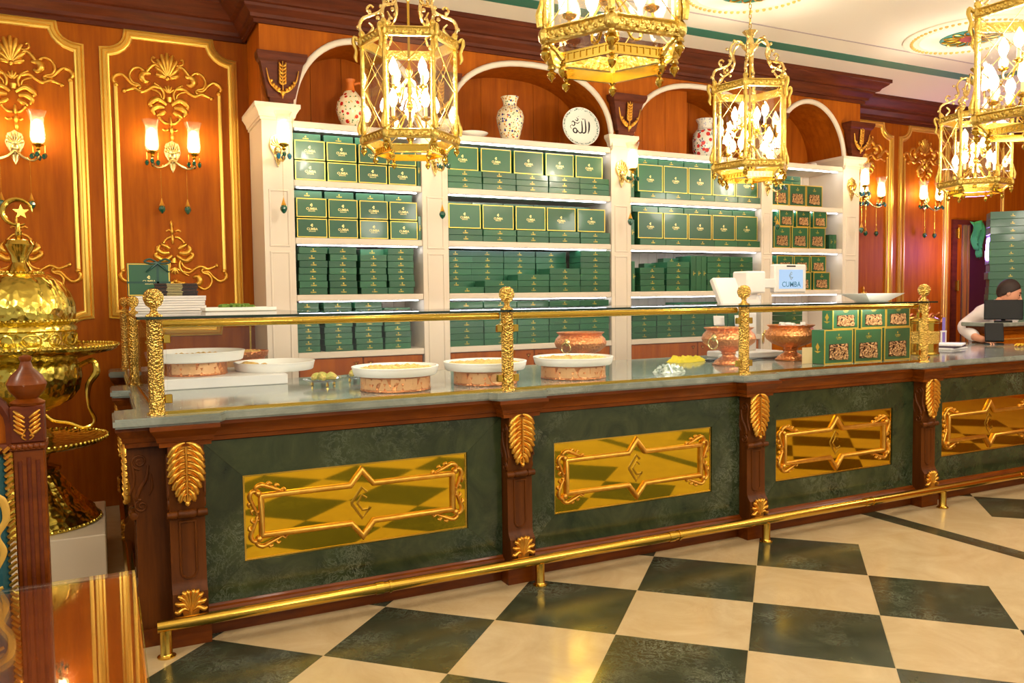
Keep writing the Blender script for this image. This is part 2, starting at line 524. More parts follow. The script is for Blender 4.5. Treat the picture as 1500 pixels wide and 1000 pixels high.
# gold panel mouldings with scooped corners
MP = [(-.036, 0), (-.034, .016), (-.022, .020), (-.016, .012), (-.010, .026), (.008, .030), (.014, .016), (.022, .018), (.032, .012), (.036, 0)]
def panel_path(x0, x1, z0, z1, cx=.17, cz=.15):
    def arc(cxx, czz, a0, a1):
        return [(cxx+cx*cos(a0+(a1-a0)*i/6), czz+cz*sin(a0+(a1-a0)*i/6)) for i in range(7)]
    p = []
    p += arc(x0, z0, pi/2, 0) + arc(x1, z0, pi, pi/2) + arc(x1, z1, -pi/2, -pi) + arc(x0, z1, 0, -pi/2)
    return p
tn = 4
for x0, x1, z0 in ((-1.01, -.065, 1.31), (.045, 1.03, 1.31), (7.84, 8.80, .6), (8.91, 9.86, .6), (10.95, 11.9, .6), (-2.07, -1.12, 1.31)):
    p = panel_path(x0+.03, x1-.03, z0+.03, 3.63)
    setp(obj('trim_%d' % tn, MB().at(0, WY, 0).sweep(p, MP), GOLD_TRIM, smooth=50), kind='structure'); tn += 1
# ------------------------------------------------------------------ gilt wall ornaments
SLP = .124
def zc(X, Y):
    return ((X-778)*.0016, 3.526-((Y-SLP*(X-778))-228)*.00166-3.2)
def zs(pts, n=4):
    return sp([zc(*p) for p in pts], n)
def scroll_mesh():
    mb = MB()
    for sgn in (1, -1):
        mb.M = Matrix.Diagonal((sgn, 1, 1, 1))
        mb.stroke(zs([(800,335),(828,302),(852,312),(878,350),(890,378),(872,386)]), [0.016,0.030,0.032,0.027,0.019], .022)
        mb.stroke(zs([(810,292),(835,294),(850,282),(845,266),(835,272)]), [0.019,0.022,0.019,0.016,0.022], .016)
        mb.stroke(zs([(855,345),(885,352),(895,372),(880,388),(862,380)]), [0.022,0.054,0.059,0.041,0.016], .03)
        mb.stroke(zs([(878,348),(905,330),(935,343),(950,375),(937,402),(912,408),(903,418),(912,428)]), [0.027,0.027,0.024,0.024,0.022,0.030], .02)
        mb.stroke(zs([(910,412),(935,416),(960,393),(985,378),(1012,390),(1021,412),(1008,428)]), [0.022,0.027,0.030,0.030,0.035,0.030], .022)
        mb.stroke(zs([(812,402),(845,402),(872,424),(900,438),(930,430),(955,440),(975,452)]), [0.030,0.027,0.030,0.032,0.024,0.019], .02)
        mb.ball((zc(975,452)[0], -.008, zc(975,452)[1]), .017, 8, 6); mb.ball((zc(1010,430)[0], -.008, zc(1010,430)[1]), .02, 8, 6)
        mb.stroke(zs([(842,386),(815,400),(800,425),(806,455),(824,466),(834,452)]), [0.016,0.027,0.027,0.024,0.019,0.016], .018)
        mb.stroke(zs([(858,418),(835,420),(816,432),(812,450)]), [0.011,0.022,0.019,0.011], .014)
    mb.M = Matrix.Identity(4)
    return mb
def leaf_mesh():
    mb = MB()
    # palmette shell at the top
    c = zc(776, 352)
    for k in range(-4, 5):
        a = k*.34; L_ = .20*(1-.035*k*k*.55)
        tip = (c[0]+L_*sin(a)*.62, c[1]+L_*cos(a)*.98)
        mid = (c[0]+L_*sin(a)*.30, c[1]+L_*cos(a)*.55)
        mb.stroke(sp([c, mid, tip], 4), [0.016,0.035,0.046,0.027], .024)
    mb.ball((c[0], -.01, c[1]+.0), .02, 8, 6)
    # small palmette
    c = zc(778, 418)
    for k in range(-2, 3):
        a = k*.5
        mb.stroke(sp([c, (c[0]+.05*sin(a), c[1]+.055*cos(a))], 3), [0.014,0.027,0.016], .016)
    for sgn in (1, -1):
        mb.M = Matrix.Diagonal((sgn, 1, 1, 1))
        mb.stroke(zs([(788,475),(825,456),(852,472),(864,490),(848,500)]), [0.027,0.046,0.049,0.035,0.016], .028)
        mb.stroke(zs([(800,490),(832,492),(852,512),(842,532)]), [0.027,0.049,0.046,0.019], .026)
        mb.stroke(zs([(797,508),(815,522),(836,536)]), [0.027,0.041,0.019], .022)
        mb.stroke(zs([(782,562),(800,562),(818,550),(826,540)]), [0.027,0.024,0.019,0.027], .016)
        mb.stroke(zs([(786,590),(800,598),(812,592)]), [0.016,0.019,0.014], .012)
    mb.M = Matrix.Identity(4)
    mb.stroke(zs([(780,462),(781,440)]), [0.041,0.054], .024)
    mb.stroke(zs([(783,530),(784,560),(785,578),(786,600),(787,622),(787,642)], 3), [0.016,0.030,0.014,0.035,0.022,0.032,0.008], .022)
    return mb
sm, lm = scroll_mesh().mesh('scrollwork', 60), leaf_mesh().mesh('palmette', 60)
def ornament(x, z, flip, label, dx=1.0):
    r = thing('wall_ornament', label, 'ornament', (x, WY-.001, z), 0, 'gilt scroll ornaments on the wall panels')
    r.rotation_euler[1] = pi if flip else 0
    link('scrollwork', sm, GOLD, r); link('palmette', lm, GOLD, r)
    return r
bar_m = {}
def bars(xc, z0, z1, lab):
    for sgn, side in ((-1, 'left'), (1, 'right')):
        key = round(z1-z0, 3)
        if key not in bar_m:
            bar_m[key] = MB().sweep([(0, 0), (0, z1-z0)], [(-.014, 0), (-.013, .014), (0, .02), (.013, .014), (.014, 0)], False).mesh('gilt_bar', 50)
        setp(link('gilt_bar', bar_m[key], GOLD_TRIM, None, (xc+sgn*.375, WY-.001, z0)), 'thin gilt bar on the %s edge of the %s' % (side, lab), 'trim', 'thin gilt bars of the wall panels')
for xc, lab in ((.52, 'carved wall panel beside the cream shelving'), (-.53, 'wall panel behind the brass urn'), (8.32, 'wall panel right of the shelving'), (9.385, 'wall panel beside the doorway')):
    ornament(xc, 3.2, False, 'gilt scroll and palmette crest on the '+lab)
    zb = 1.86 if xc < 2 else 1.3
    ornament(xc, zb, True, 'upturned gilt scroll ornament low on the '+lab)
    bars(xc, zb-.03, 3.235, lab)

# ------------------------------------------------------------------ doorway at the right
setp(obj('door_1', MB().box(10.14, 10.86, WY+.02, WY+.06, 0, 2.5), mat('violet_lit_door', (70, 26, 40), .35)), kind='structure')  # violet light on the dark doorway is put into the door colour
dr = bpy.data.objects['door_1']
obj('door_frame', MB().box(9.93, 10.02, WY-.03, WY+.1, 0, 2.52).box(10.02, 10.86, WY-.03, WY+.1, 2.46, 2.52), WOOD_DARK, dr)
obj('door_stile', MB().box(10.03, 10.13, WY-.01, WY+.06, 0, 2.46), WOOD, dr)
for z in (1.66, 2.34):
    obj('hinge', MB().box(9.985, 10.06, WY-.045, WY-.028, z-.06, z+.06).lathe([(.012, -.07), (.012, .07)], 8, (10.02, WY-.05, z)), BRASS, dr)
obj('gilt_edge', MB().box(10.20, 10.26, WY-.0, WY+.03, .1, 2.46).box(10.30, 10.32, WY, WY+.03, .1, 2.46), GOLD_TRIM, dr)
cl = MB()
cpts = sp([(0, 0), (.10, .01), (.20, -.01), (.30, .02)], 4)
rows = []
for k in range(9):
    t = k/8
    rows.append([(x*(1-.55*t)+.10*t+.02*sin(k), WY-.07-.03*sin(x*40+k*.7), 2.50-.36*t-(.12*t if x > .15 else 0)-.02*sin(x*22)) for x, _ in cpts])
n = len(cpts)
cl.add([(10.2+p[0], p[1], p[2]) for r in rows for p in r], [(i*n+j, i*n+j+1, (i+1)*n+j+1, (i+1)*n+j) for i in range(8) for j in range(n-1)])
co = obj('cleaning_cloth', cl, mat('bright_green_cloth', (56, 150, 62), .85)); setp(co, 'bright green cloth hanging over the top of the doorway', 'cloth')
md = co.modifiers.new('thick', 'SOLIDIFY'); md.thickness = .008

# ------------------------------------------------------------------ arcade above the shelves
BAYS = [(1.35, 2.40), (2.63, 4.27), (4.49, 6.12), (6.27, 7.30)]
SPR, RISE = 3.0, .615
NB = 6.93
def arch_pts(x0, x1, z0=2.96, n=28, inset=0.0):
    xc, hw = (x0+x1)/2, (x1-x0)/2-inset
    ex = 2.0 if hw < .6 else 2.35
    pts = [(xc-hw, z0)]
    for i in range(n+1):
        a = pi-pi*i/n
        cc, ss = cos(a), sin(a)
        pts.append((xc+hw*(abs(cc)**(2/ex))*(1 if cc > 0 else -1), SPR+(RISE-inset)*(abs(ss)**(2/ex))))
    pts.append((xc+hw, z0))
    return pts
fz = 3.70
fa = MB()
xs = 1.12
for x0, x1 in BAYS:
    fa.add([(xs, SY, 3.072), (x0, SY, 3.072), (x0, SY, fz), (xs, SY, fz)], [(0, 1, 2, 3)])
    p = arch_pts(x0, x1); n = len(p)
    fa.add([(x, SY, z) for x, z in p]+[(x, SY, fz) for x, z in p], [(i, i+1, n+i+1, n+i) for i in range(n-1)])
    fa.add([(x, SY, z) for x, z in p]+[(x, NB, z) for x, z in p], [(i, n+i, n+i+1, i+1) for i in range(n-1)])
    xs = x1
fa.add([(xs, SY, 3.072), (7.55, SY, 3.072), (7.55, SY, fz), (xs, SY, fz)], [(0, 1, 2, 3)])
fa.add([(1.12, SY, 3.072), (1.12, WY, 3.072), (1.12, WY, fz), (1.12, SY, fz)], [(0, 1, 2, 3)])
fa.add([(7.55, SY, 3.072), (7.55, WY, 3.072), (7.55, WY, fz), (7.55, SY, fz)], [(0, 1, 2, 3)])
setp(obj('wall_arcade', fa, WOOD_NICHE, smooth=30, recalc=False), kind='structure')
arc = bpy.data.objects['wall_arcade']
# wooden boards at the back of the niches
for bi, (x0, x1) in enumerate(BAYS):
    nbd = max(3, round((x1-x0)/.27)); wd = (x1-x0)/nbd
    for k in range(nbd):
        yb = NB if bi != 2 or x0+wd*(k+.5) > 5.35 else 6.62
        obj('niche_board', MB().box(x0+wd*k+.002, x0+wd*(k+1)-.002, yb, NB+.02, 2.96, 3.66), WOOD_NICHE, arc)
AW = [(-.024, 0), (-.024, .018), (-.012, .03), (.012, .03), (.024, .018), (.024, 0)]
for bi, (x0, x1) in enumerate(BAYS):
    obj('arch_moulding', MB().at(0, SY, 0).sweep(arch_pts(x0, x1, 3.05), AW, False), CREAM, arc, smooth=50)

# ------------------------------------------------------------------ cream pilasters
PX = [(1.12, 1.35), (2.40, 2.63), (4.27, 4.49), (6.12, 6.27), (7.30, 7.55)]
PLAB = ['leftmost cream pilaster', 'second cream pilaster from the left', 'middle cream pilaster', 'narrow fourth cream pilaster from the left', 'rightmost cream pilaster']
for i, (x0, x1) in enumerate(PX):
    pr = thing('pilaster', '%s of the shelving with a stepped capital' % PLAB[i], 'pilaster', ((x0+x1)/2, SY, 0), 0, 'cream pilasters between the shelves')
    h = (x1-x0)/2
    dpt = WY-SY-.01 if i in (0, 4) else .5
    obj('shaft', MB().box(-h, h, 0, dpt, 0, 2.95), CREAM, pr)
    for z0, z1 in ((.3, 1.95), (2.0, 2.42)):
        obj('panel_moulding', MB().at(0, 0, 0).sweep([(-h*.6, z0), (h*.6, z0), (h*.6, z1), (-h*.6, z1)], [(-.008, 0), (-.005, .006), (.005, .006), (.008, 0)]), CREAM, pr)
    cap = MB()
    lp = [(0, 0), (.012, 0), (.012, .02), (.02, .022), (.028, .05), (.05, .085), (.056, .09), (.056, .12), (0, .12)]
    if i in (0, 4): d1 = dpt
    else: d1 = .03
    n = len(lp)
    for k in range(n-1):
        (a, za), (b, zb_) = lp[k], lp[k+1]
        cap.add([(-h-a, -a, 2.95+za), (h+a, -a, 2.95+za), (h+a, d1, 2.95+za), (-h-a, d1, 2.95+za), (-h-b, -b, 2.95+zb_), (h+b, -b, 2.95+zb_), (h+b, d1, 2.95+zb_), (-h-b, d1, 2.95+zb_)],
                [(0, 1, 5, 4), (1, 2, 6, 5), (3, 0, 4, 7)])
    cap.add([(-h, 0, 3.07), (h, 0, 3.07), (h, d1, 3.07), (-h, d1, 3.07)], [(0, 1, 2, 3)])
    obj('capital', cap, CREAM, pr, smooth=25)

# carved brackets with gilt wheat sprays above the pilasters
def bracket_meshes():
    body = MB()
    prof = [(.088, 0), (.088, .03), (.10, .035), (.155, .27), (.16, .285), (.175, .30), (.185, .33), (.185, .355)]
    dep = [.05, .05, .055, .09, .095, .11, .125, .125]
    for k in range(len(prof)-1):
        (a, za), (b, zb_) = prof[k], prof[k+1]; da, db = dep[k], dep[k+1]
        body.add([(-a, -da, za), (a, -da, za), (a, .0, za), (-a, .0, za), (-b, -db, zb_), (b, -db, zb_), (b, .0, zb_), (-b, .0, zb_)], [(0, 1, 5, 4), (1, 2, 6, 5), (3, 0, 4, 7)])
    body.add([(-.185, -.125, .355), (.185, -.125, .355), (.185, 0, .355), (-.185, 0, .355)], [(0, 1, 2, 3)])
    fl_ = MB()
    for k in range(-5, 6):
        if abs(k) > 1: fl_.add([(k*.022-.006, -.075, .05), (k*.022+.006, -.075, .05), (k*.024+.006, -.096, .27), (k*.024-.006, -.096, .27)], [(0, 1, 2, 3)])
    wh = MB().at(0, -.085, 0, rx=.085)
    for k in range(6):
        z = .12+k*.026
        for sg in (1, -1):
            wh.stroke(sp([(0, z), (sg*.018, z+.012), (sg*.026, z+.034)], 3), [.008, .02, .006], .016)
    wh.stroke([(0, .07), (0, .29)], [.012, .014, .008], .014)
    for sg in (1, -1):
        wh.stroke(sp([(0, .075), (sg*.03, .07), (sg*.07, .10), (sg*.10, .15), (sg*.118, .23)], 4), [.012, .014, .012, .012, .006], .012)
        for k, (x, z) in enumerate(((.03, .085), (.05, .1), (.07, .115), (.085, .14))):
            wh.ball((sg*x, -.008, z), .014, 8, 5)
    wh.ball((0, -.01, .06), .02, 8, 6)
    wh.stroke([(0, .05), (0, .02)], [.02, .006], .014)
    return body.mesh('bracket_body', 25), fl_.mesh('fluting', 0), wh.mesh('wheat_spray', 60)
bb, bf, bw = bracket_meshes()
BLAB = ['beside the left wall', 'above the second pilaster, partly behind a lantern', 'above the middle pilaster', 'above the narrow pilaster behind a lantern', 'at the right end of the arcade']
for i, (x0, x1) in enumerate(PX):
    r = thing('carved_bracket', 'dark carved bracket with gilt wheat spray '+BLAB[i], 'bracket', ((x0+x1)/2+(.02 if i else .03), SY-.012, 3.075), 0, 'carved brackets above the pilasters')
    link('bracket_body', bb, WOOD_DARK, r); link('wheat_spray', bw, GOLD, r)
    if i == 3: r.scale = (.8, 1, 1)

# ------------------------------------------------------------------ shelf units
SHZ = [1.165, 1.62, 2.065, 2.51, 2.96]
SHN = ['leftmost shelf unit', 'second shelf unit from the left', 'third shelf unit', 'narrow rightmost shelf unit']
for bi, (x0, x1) in enumerate(BAYS):
    r = thing('shelf_unit', 'cream built-in %s filled with green boxes' % SHN[bi] if bi < 3 else 'cream built-in narrow rightmost shelf unit holding window boxes', 'shelves', ((x0+x1)/2, SY, 0), 0, 'built-in cream shelf units')
    h = (x1-x0)/2-.002
    for k, z in enumerate(SHZ):
        obj('shelf', MB().cham(-h, h, .004, .49, z-.05, z, .004), CREAM, r)
        if k:
            obj('led_strip', MB().box(-h+.03, h-.03, .05, .065, z-.058, z-.051), LED, r)
    nb = round(2*h/.105)
    for k in range(nb):
        wd = 2*h/nb
        obj('back_board', MB().cham(-h+wd*k+.001, -h+wd*(k+1)-.001, .48, .5, 1.1, 2.93, .004), CREAM, r)
    # cupboard doors below
    for sg in (-1, 1):
        d = obj('cupboard_door', MB().cham(*( (-h+.01, -.004) if sg < 0 else (.004, h-.01) ), .02, .05, .25, 1.11, .004), WOOD, r)
        kx = sg*.06
        kb = MB().at(0, .019, 0).stroke([(kx-.022, 1.075), (kx, 1.045), (kx+.022, 1.075), (kx-.022, 1.075)], .006, .006)
        kb.ball((kx, .0, 1.06), .01, 8, 6)
        obj('door_handle', kb, BRASS, d)
    obj('plinth', MB().box(-h, h, .03, .48, 0, .24), WOOD_DARK, r)
# ------------------------------------------------------------------ service counter
CTZ = 1.07
BY = 4.05                                  # marble face of the bays
PIER = [.313, 2.03, 3.752, 5.43, 7.15]     # pier centres along the front
PH = .076
SIDEX = .17                                # marble face of the left end
SPIER = [4.12, 5.40, 6.80]

# worktop: one polished slab with bumps over the piers
def top_outline():
    p = [(SIDEX-.055, 4.0)]
    p = []
    fy, by_ = 3.985, 3.925
    ex = .155
    p.append((.02, by_+.01)); 
    for i, x in enumerate(PIER):
        if i: p += [(x-ex-.03, fy), (x-ex, by_)]
        p += [(x+ex, by_), (x+ex+.03, fy)]
    p += [(7.9, fy), (7.9, 5.45), (1.05, 5.45), (1.05, 6.99), (.02, 6.99)]
    lx, bx = .115, .02
    for y in (6.80, 5.40):
        p += [(bx, y+.16), (bx, y-.16), (lx, y-.19)]
        if y > 6: p += [(lx, 5.40+.19)]
    p += [(lx, 4.12+.19), (bx, 4.12+.16)]
    # drop duplicate end points
    out = []
    for q in p:
        if not out or (abs(q[0]-out[-1][0])+abs(q[1]-out[-1][1])) > 1e-4: out.append(q)
    return out
ol = top_outline()
wt = MB().prism(ol, CTZ-.042, CTZ, 'xy')
me = wt.mesh('worktop', 0)
bm = bmesh.new(); bm.from_mesh(me); bmesh.ops.recalc_face_normals(bm, faces=bm.faces[:])
bmesh.ops.bevel(bm, geom=[e for e in bm.edges if abs(e.verts[0].co.z-e.verts[1].co.z) < 1e-6], offset=.009, segments=2, affect='EDGES')
bmesh.ops.triangulate(bm, faces=[f for f in bm.faces if len(f.verts) > 8])
bm.to_mesh(me); bm.free()
setp(link('worktop', me, MARBLE_TOP), 'polished grey-green marble worktop running the length of the counter', 'worktop')

TOPM = [(.0, 0), (.012, 0), (.014, .02), (.022, .024), (.026, .045), (.046, .075), (.05, .08), (.05, .098), (0, .098)]
def corner_leaf(mb, x, z, sx, sz):
    # gilt leaf scrolls wrapped round a frame corner; sx, sz point outwards
    def q(a, b): return (x+sx*a*1.2, z+sz*b*1.2)
    for flip in (0, 1):
        def r(a, b): return q(b, a) if flip else q(a, b)
        mb.stroke(sp([r(.012, .0), r(.022, .03), r(.0, .045), r(-.03, .035), r(-.06, .022), r(-.085, .012)], 4), [.014, .02, .024, .02, .016, .006], .02)
        mb.stroke(sp([r(-.02, .03), r(-.03, .05), r(-.045, .045)], 3), [.012, .018, .006], .014)
        mb.stroke(sp([r(-.05, .022), r(-.062, .04), r(-.075, .034)], 3), [.01, .016, .005], .012)
        mb.stroke(sp([r(-.078, .012), r(-.092, .022), r(-.098, .01), r(-.09, .006)], 3), [.008, .012, .012, .006], .012)
    mb.ball((x+sx*.014, -.012, z+sz*.014), .016, 8, 6)

def emblem(mb, s, w, h):
    # diamond-shaped letter C: an open diamond with a second bracket inside
    mb.stroke([(.32*s, .62*s), (0, .95*s), (-.62*s, .1*s), (-.62*s, 0), (0, -.95*s), (.52*s, -.3*s)], w, h, 4)
    mb.stroke([(.30*s, .25*s), (.02*s, .48*s), (-.30*s, .02*s), (.02*s, -.45*s), (.50*s, -.42*s)], w*.8, h, 4)
    return mb

def counter_bay(name, width, label, loc, rz, group='counter front bays', bx=None):
    """bay with its left end at local x=0, facing -Y"""
    r = thing(name, label, 'counter', loc, rz, group)
    W = width
    b0, b1 = bx if bx else (.165, W-.165)
    z0, z1 = .148, .925; pz0, pz1 = .325, .745
    obj('carcass', MB().box(0, W, .022, .5, .10, 1.028), WOOD_DARK, r)
    T = .022
    def slab(poly):
        me_ = MB().prism(poly, 0, T).mesh('marble_slab', 0); fix_normals(me_); return link('marble_slab', me_, MARBLE, r)
    g = .0012
    slab([(0, z1), (W, z1), (b1, pz1), (b0, pz1)])
    slab([(0, z0), (b0, pz0), (b1, pz0), (W, z0)])
    slab([(0, z0+g), (0, z1-g), (b0-.0, pz1-g), (b0-.0, pz0+g)])
    slab([(W, z0+g), (b1, pz0+g), (b1, pz1-g), (W, z1-g)])
    bpnl = obj('brass_panel', MB().box(b0+.001, b1-.001, .012, .03, pz0+.001, pz1-.001), BRASS_MIRROR, r)
    obj('panel_bead', MB().at(0, .012, 0).sweep([(b0+.006, pz0+.006), (b1-.006, pz0+.006), (b1-.006, pz1-.006), (b0+.006, pz1-.006)], [(-.005, 0), (-.004, .004), (.004, .004), (.005, 0)]), BRASS, bpnl)
    fx0, fx1, fz0, fz1 = b0+.085, b1-.085, .44, .635
    xm = (b0+b1)/2; pk = .075; pw = .06
    path = [(fx0, fz0), (xm-pw, fz0), (xm, fz0-pk), (xm+pw, fz0), (fx1, fz0), (fx1, fz1), (xm+pw, fz1), (xm, fz1+pk), (xm-pw, fz1), (fx0, fz1)]
    obj('gilt_frame', MB().at(0, .012, 0).sweep(path, [(-.014, 0), (-.013, .014), (-.006, .022), (.006, .022), (.013, .014), (.014, 0)]), GOLD, bpnl, smooth=50)
    for sx, x in ((-1, fx0), (1, fx1)):
        for sz, z in ((-1, fz0), (1, fz1)):
            mb = MB().at(0, .012, 0); corner_leaf(mb, x, z, sx, sz)
            obj('corner_leaf', mb, GOLD, bpnl, smooth=60)
    obj('emblem', emblem(MB().at(xm, .0115, .5375), .085, .016, .002), BRASS_DARK, bpnl, smooth=0)
    # wooden mouldings above and below
    def mould(nm, prof, zz, m):
        mb = MB(); n = len(prof)
        mb.add([(0, .03-d-.03, zz+h) for d, h in prof]+[(W, .03-d-.03, zz+h) for d, h in prof], [(i, i+1, n+i+1, n+i) for i in range(n-1)])
        mb.add([(0, -d, zz+h) for d, h in prof], [tuple(range(n))]); mb.add([(W, -d, zz+h) for d, h in prof], [tuple(range(n))])
        obj(nm, mb, m, r, smooth=30)
    mould('top_moulding', [(-.02, 0)]+TOPM+[(-.02, .098)], .93, WOOD_RED)
    mould('base_moulding', [(-.02, 0), (.035, 0), (.035, .035), (.028, .04), (.022, .05), (.008, .056), (.004, .066), (-.02, .066)], .082, WOOD_RED)
    obj('plinth', MB().box(0, W, .005, .05, 0, .084), WOOD_RED, r)
    return r

BL = ['leftmost counter bay with a bright brass mirror panel', 'second counter bay, brass panel with a dark band along its top', 'third counter bay from the left, between two gilt-leaf piers', 'rightmost counter bay running out of the picture']
for i in range(4):
    xa, xb = PIER[i]+PH+.002, PIER[i+1]-PH-.002
    b0 = [.57, 2.289, 3.992, 5.678][i]; b1 = [1.745, 3.447, 5.131, 6.85][i]
    counter_bay('counter_bay', xb-xa, BL[i], (xa, BY, 0), 0, bx=(b0-xa, b1-xa))
SL = ['end bay of the counter beside the brass urn, nearer half', 'end bay of the counter against the back wall']
for k in range(2):
    ya, yb = SPIER[k]+PH+.002, SPIER[k+1]-PH-.002
    counter_bay('counter_end_bay', yb-ya, SL[k], (SIDEX, yb, 0), -pi/2)

# ------------------------------------------------------------------ counter piers
def acanthus(mb, w, z0, z1, n, up=False):
    # hanging (or rising) acanthus leaf between z0 (tip) and z1 (root)
    H_ = z1-z0
    mb.prism([(x*w*.66, z1-H_*t) for x, t in ((-.30, 0), (-.46, .18), (-.46, .45), (-.40, .7), (-.2, .9), (0, .985), (.2, .9), (.40, .7), (.46, .45), (.46, .18), (.30, 0))], -.006, .01)
    for i in range(n):
        t = i/(n-1)
        zr = z1-H_*(.09+.78*t)
        sp_w = w*.54*(1-.10*abs(t-.35)-.55*max(0, t-.55)/.45*.9)
        for sg in (1, -1):
            e = sp_w*1.04
            mb.stroke(sp([(sg*.003, zr+.15*H_), (sg*e*.34, zr+.125*H_), (sg*e*.68, zr+.05*H_), (sg*e*.93, zr-.045*H_), (sg*e*1.07, zr-.055*H_)], 4), [.010, w*.17, w*.22, w*.16, w*.05], w*.14)
            mb.stroke(sp([(sg*.004, zr+.08*H_), (sg*e*.33, zr+.055*H_), (sg*e*.66, zr-.025*H_)], 4), [.006, w*.06, w*.03], w*.18)
    mb.stroke([(0, z1), (0, (z0+z1)/2), (0, z0)], [.014, .016, .012], w*.15)
    mb.ball((0, -.01, z0+.012), w*.09, 8, 6)

def pier_meshes():
    prof = [(.15, 0), (-.065, 0), (-.065, .085), (-.052, .095), (-.052, .105), (-.066, .12), (-.086, .15), (-.092, .20), (-.086, .25), (-.066, .275), (-.058, .30), (-.056, .58), (-.058, .60),
            (-.06, .64), (-.068, .70), (-.082, .78), (-.09, .85), (-.088, .93), (.15, .93)]
    body = MB().prism(prof, -PH, PH, 'yz').mesh('pier_body', 30); fix_normals(body)
    base = MB().box(-PH-.012, PH+.012, -.078, .1, 0, .082).mesh('pier_base', 0)
    sides = []
    for sg in (-1, 1):
        side = MB()
        side.M = Matrix.Translation((sg*(PH-.001), -.02, 0)) @ Matrix.Rotation(sg*pi/2, 4, 'Z') @ Matrix.Diagonal((-sg, 1, 1, 1))
        def spiral(cx, cz, r0, turns, a0, dr):
            return [(cx+(r0*(1-.8*i/24))*cos(a0+dr*2*pi*turns*i/24), cz+(r0*(1-.8*i/24))*sin(a0+dr*2*pi*turns*i/24)) for i in range(25)]
        side.stroke(spiral(.015, .86, .036, 1.6, -pi/2, 1), .011, .008)
        side.stroke(spiral(.012, .655, .03, 1.5, pi/2, -1), .010, .008)
        side.stroke(sp([(-.02, .84), (-.01, .78), (.02, .73), (.03, .69), (.012, .684)], 5), [.012, .02, .022, .014], .010)
        side.stroke(sp([(.05, .86), (.04, .80), (.045, .75), (.06, .71)], 4), [.01, .016, .016, .006], .009)
        side.stroke(sp([(-.03, .80), (-.034, .74), (-.02, .70)], 4), [.008, .014, .006], .008)
        side.M = Matrix.Identity(4); sides.append(side.mesh('side_scroll', 60))
    roll = MB()
    roll.M = Matrix.Translation((0, -.066, .612)) @ Matrix.Rotation(pi/2, 4, 'Y')
    roll.lathe([(.010, -PH-.012), (.017, -PH-.01), (.019, -.045), (.014, -.040), (.021, -.03), (.022, .03), (.014, .04), (.019, .045), (.017, PH+.01), (.010, PH+.012)], 12)
    roll = roll.mesh('roll', 40)
    fx = .034
    fp = [(fx*cos(a), .345+fx*sin(a)) for a in [pi+pi*i/8 for i in range(9)]]+[(fx, .575), (-fx, .575)]
    flute = MB().at(0, -.0575, 0).sweep(fp, [(-.006, 0), (-.004, .005), (.004, .005), (.006, 0)]).mesh('sunk_panel', 40)
    leaf = MB().at(0, -.086, 0); acanthus(leaf, .138, .655, .928, 8)
    leaf = leaf.mesh('gilt_leaf', 60)
    lf2 = MB().at(0, -.09, 0)
    lf2.prism([(-.03, .14), (.03, .14), (.045, .2), (.03, .25), (-.03, .25), (-.045, .2)], -.003, .01)
    for sg in (1, -1):
        for k, (tx, tz) in enumerate(((.013, .268), (.032, .264), (.05, .248), (.062, .218), (.064, .18))):
            lf2.stroke(sp([(sg*.003, .142+.006*k), (sg*tx*.45, .165+.45*(tz-.165)+.012), (sg*tx*.85, tz-.012), (sg*(tx+.006), tz-.004)], 4), [.010, .02, .024, .009], .02)
    lf2.stroke([(0, .137), (0, .25)], [.016, .008], .016)
    lf2 = lf2.mesh('lower_leaf', 60)
    cap = MB()
    n = len(TOPM)
    for k in range(n-1):
        (a, za), (b, zb_) = TOPM[k], TOPM[k+1]; o = .022
        a1, b1 = a+.03, b+.03
        cap.add([(-PH-a-o, -.05-a1, .93+za), (PH+a+o, -.05-a1, .93+za), (PH+a+o, .12, .93+za), (-PH-a-o, .12, .93+za), (-PH-b-o, -.05-b1, .93+zb_), (PH+b+o, -.05-b1, .93+zb_), (PH+b+o, .12, .93+zb_), (-PH-b-o, .12, .93+zb_)],
                [(0, 1, 5, 4), (1, 2, 6, 5), (3, 0, 4, 7)])
    cap = cap.mesh('cap_moulding', 25); fix_normals(cap)
    return [('pier_body', body, WOOD_PIER), ('pier_base', base, WOOD_RED), ('side_scroll', sides[0], WOOD_PIER), ('side_scroll', sides[1], WOOD_PIER), ('roll', roll, WOOD_PIER), ('sunk_panel', flute, WOOD_PIER), ('gilt_leaf', leaf, GOLD), ('lower_leaf', lf2, GOLD), ('cap_moulding', cap, WOOD_RED)]
PM = pier_meshes()
PL = ['left corner', 'second from the left', 'third from the left', 'fourth from the left', 'fifth from the left']
def pier(label, loc, rz):
    r = thing('counter_pier', label, 'pilaster', loc, rz, 'carved counter piers')
    for nm, m_, mt in PM: link(nm, m_, mt, r)
for i, x in enumerate(PIER):
    pier('mahogany counter pier with hanging gilt acanthus leaf, %s' % PL[i], (x, BY-.012, 0), 0)
for k, y in enumerate(SPIER):
    pier('mahogany end pier of the counter, %s' % ['facing the brass urn at the front corner', 'midway along the counter end', 'next to the back wall'][k], (SIDEX-.012, y, 0), -pi/2)

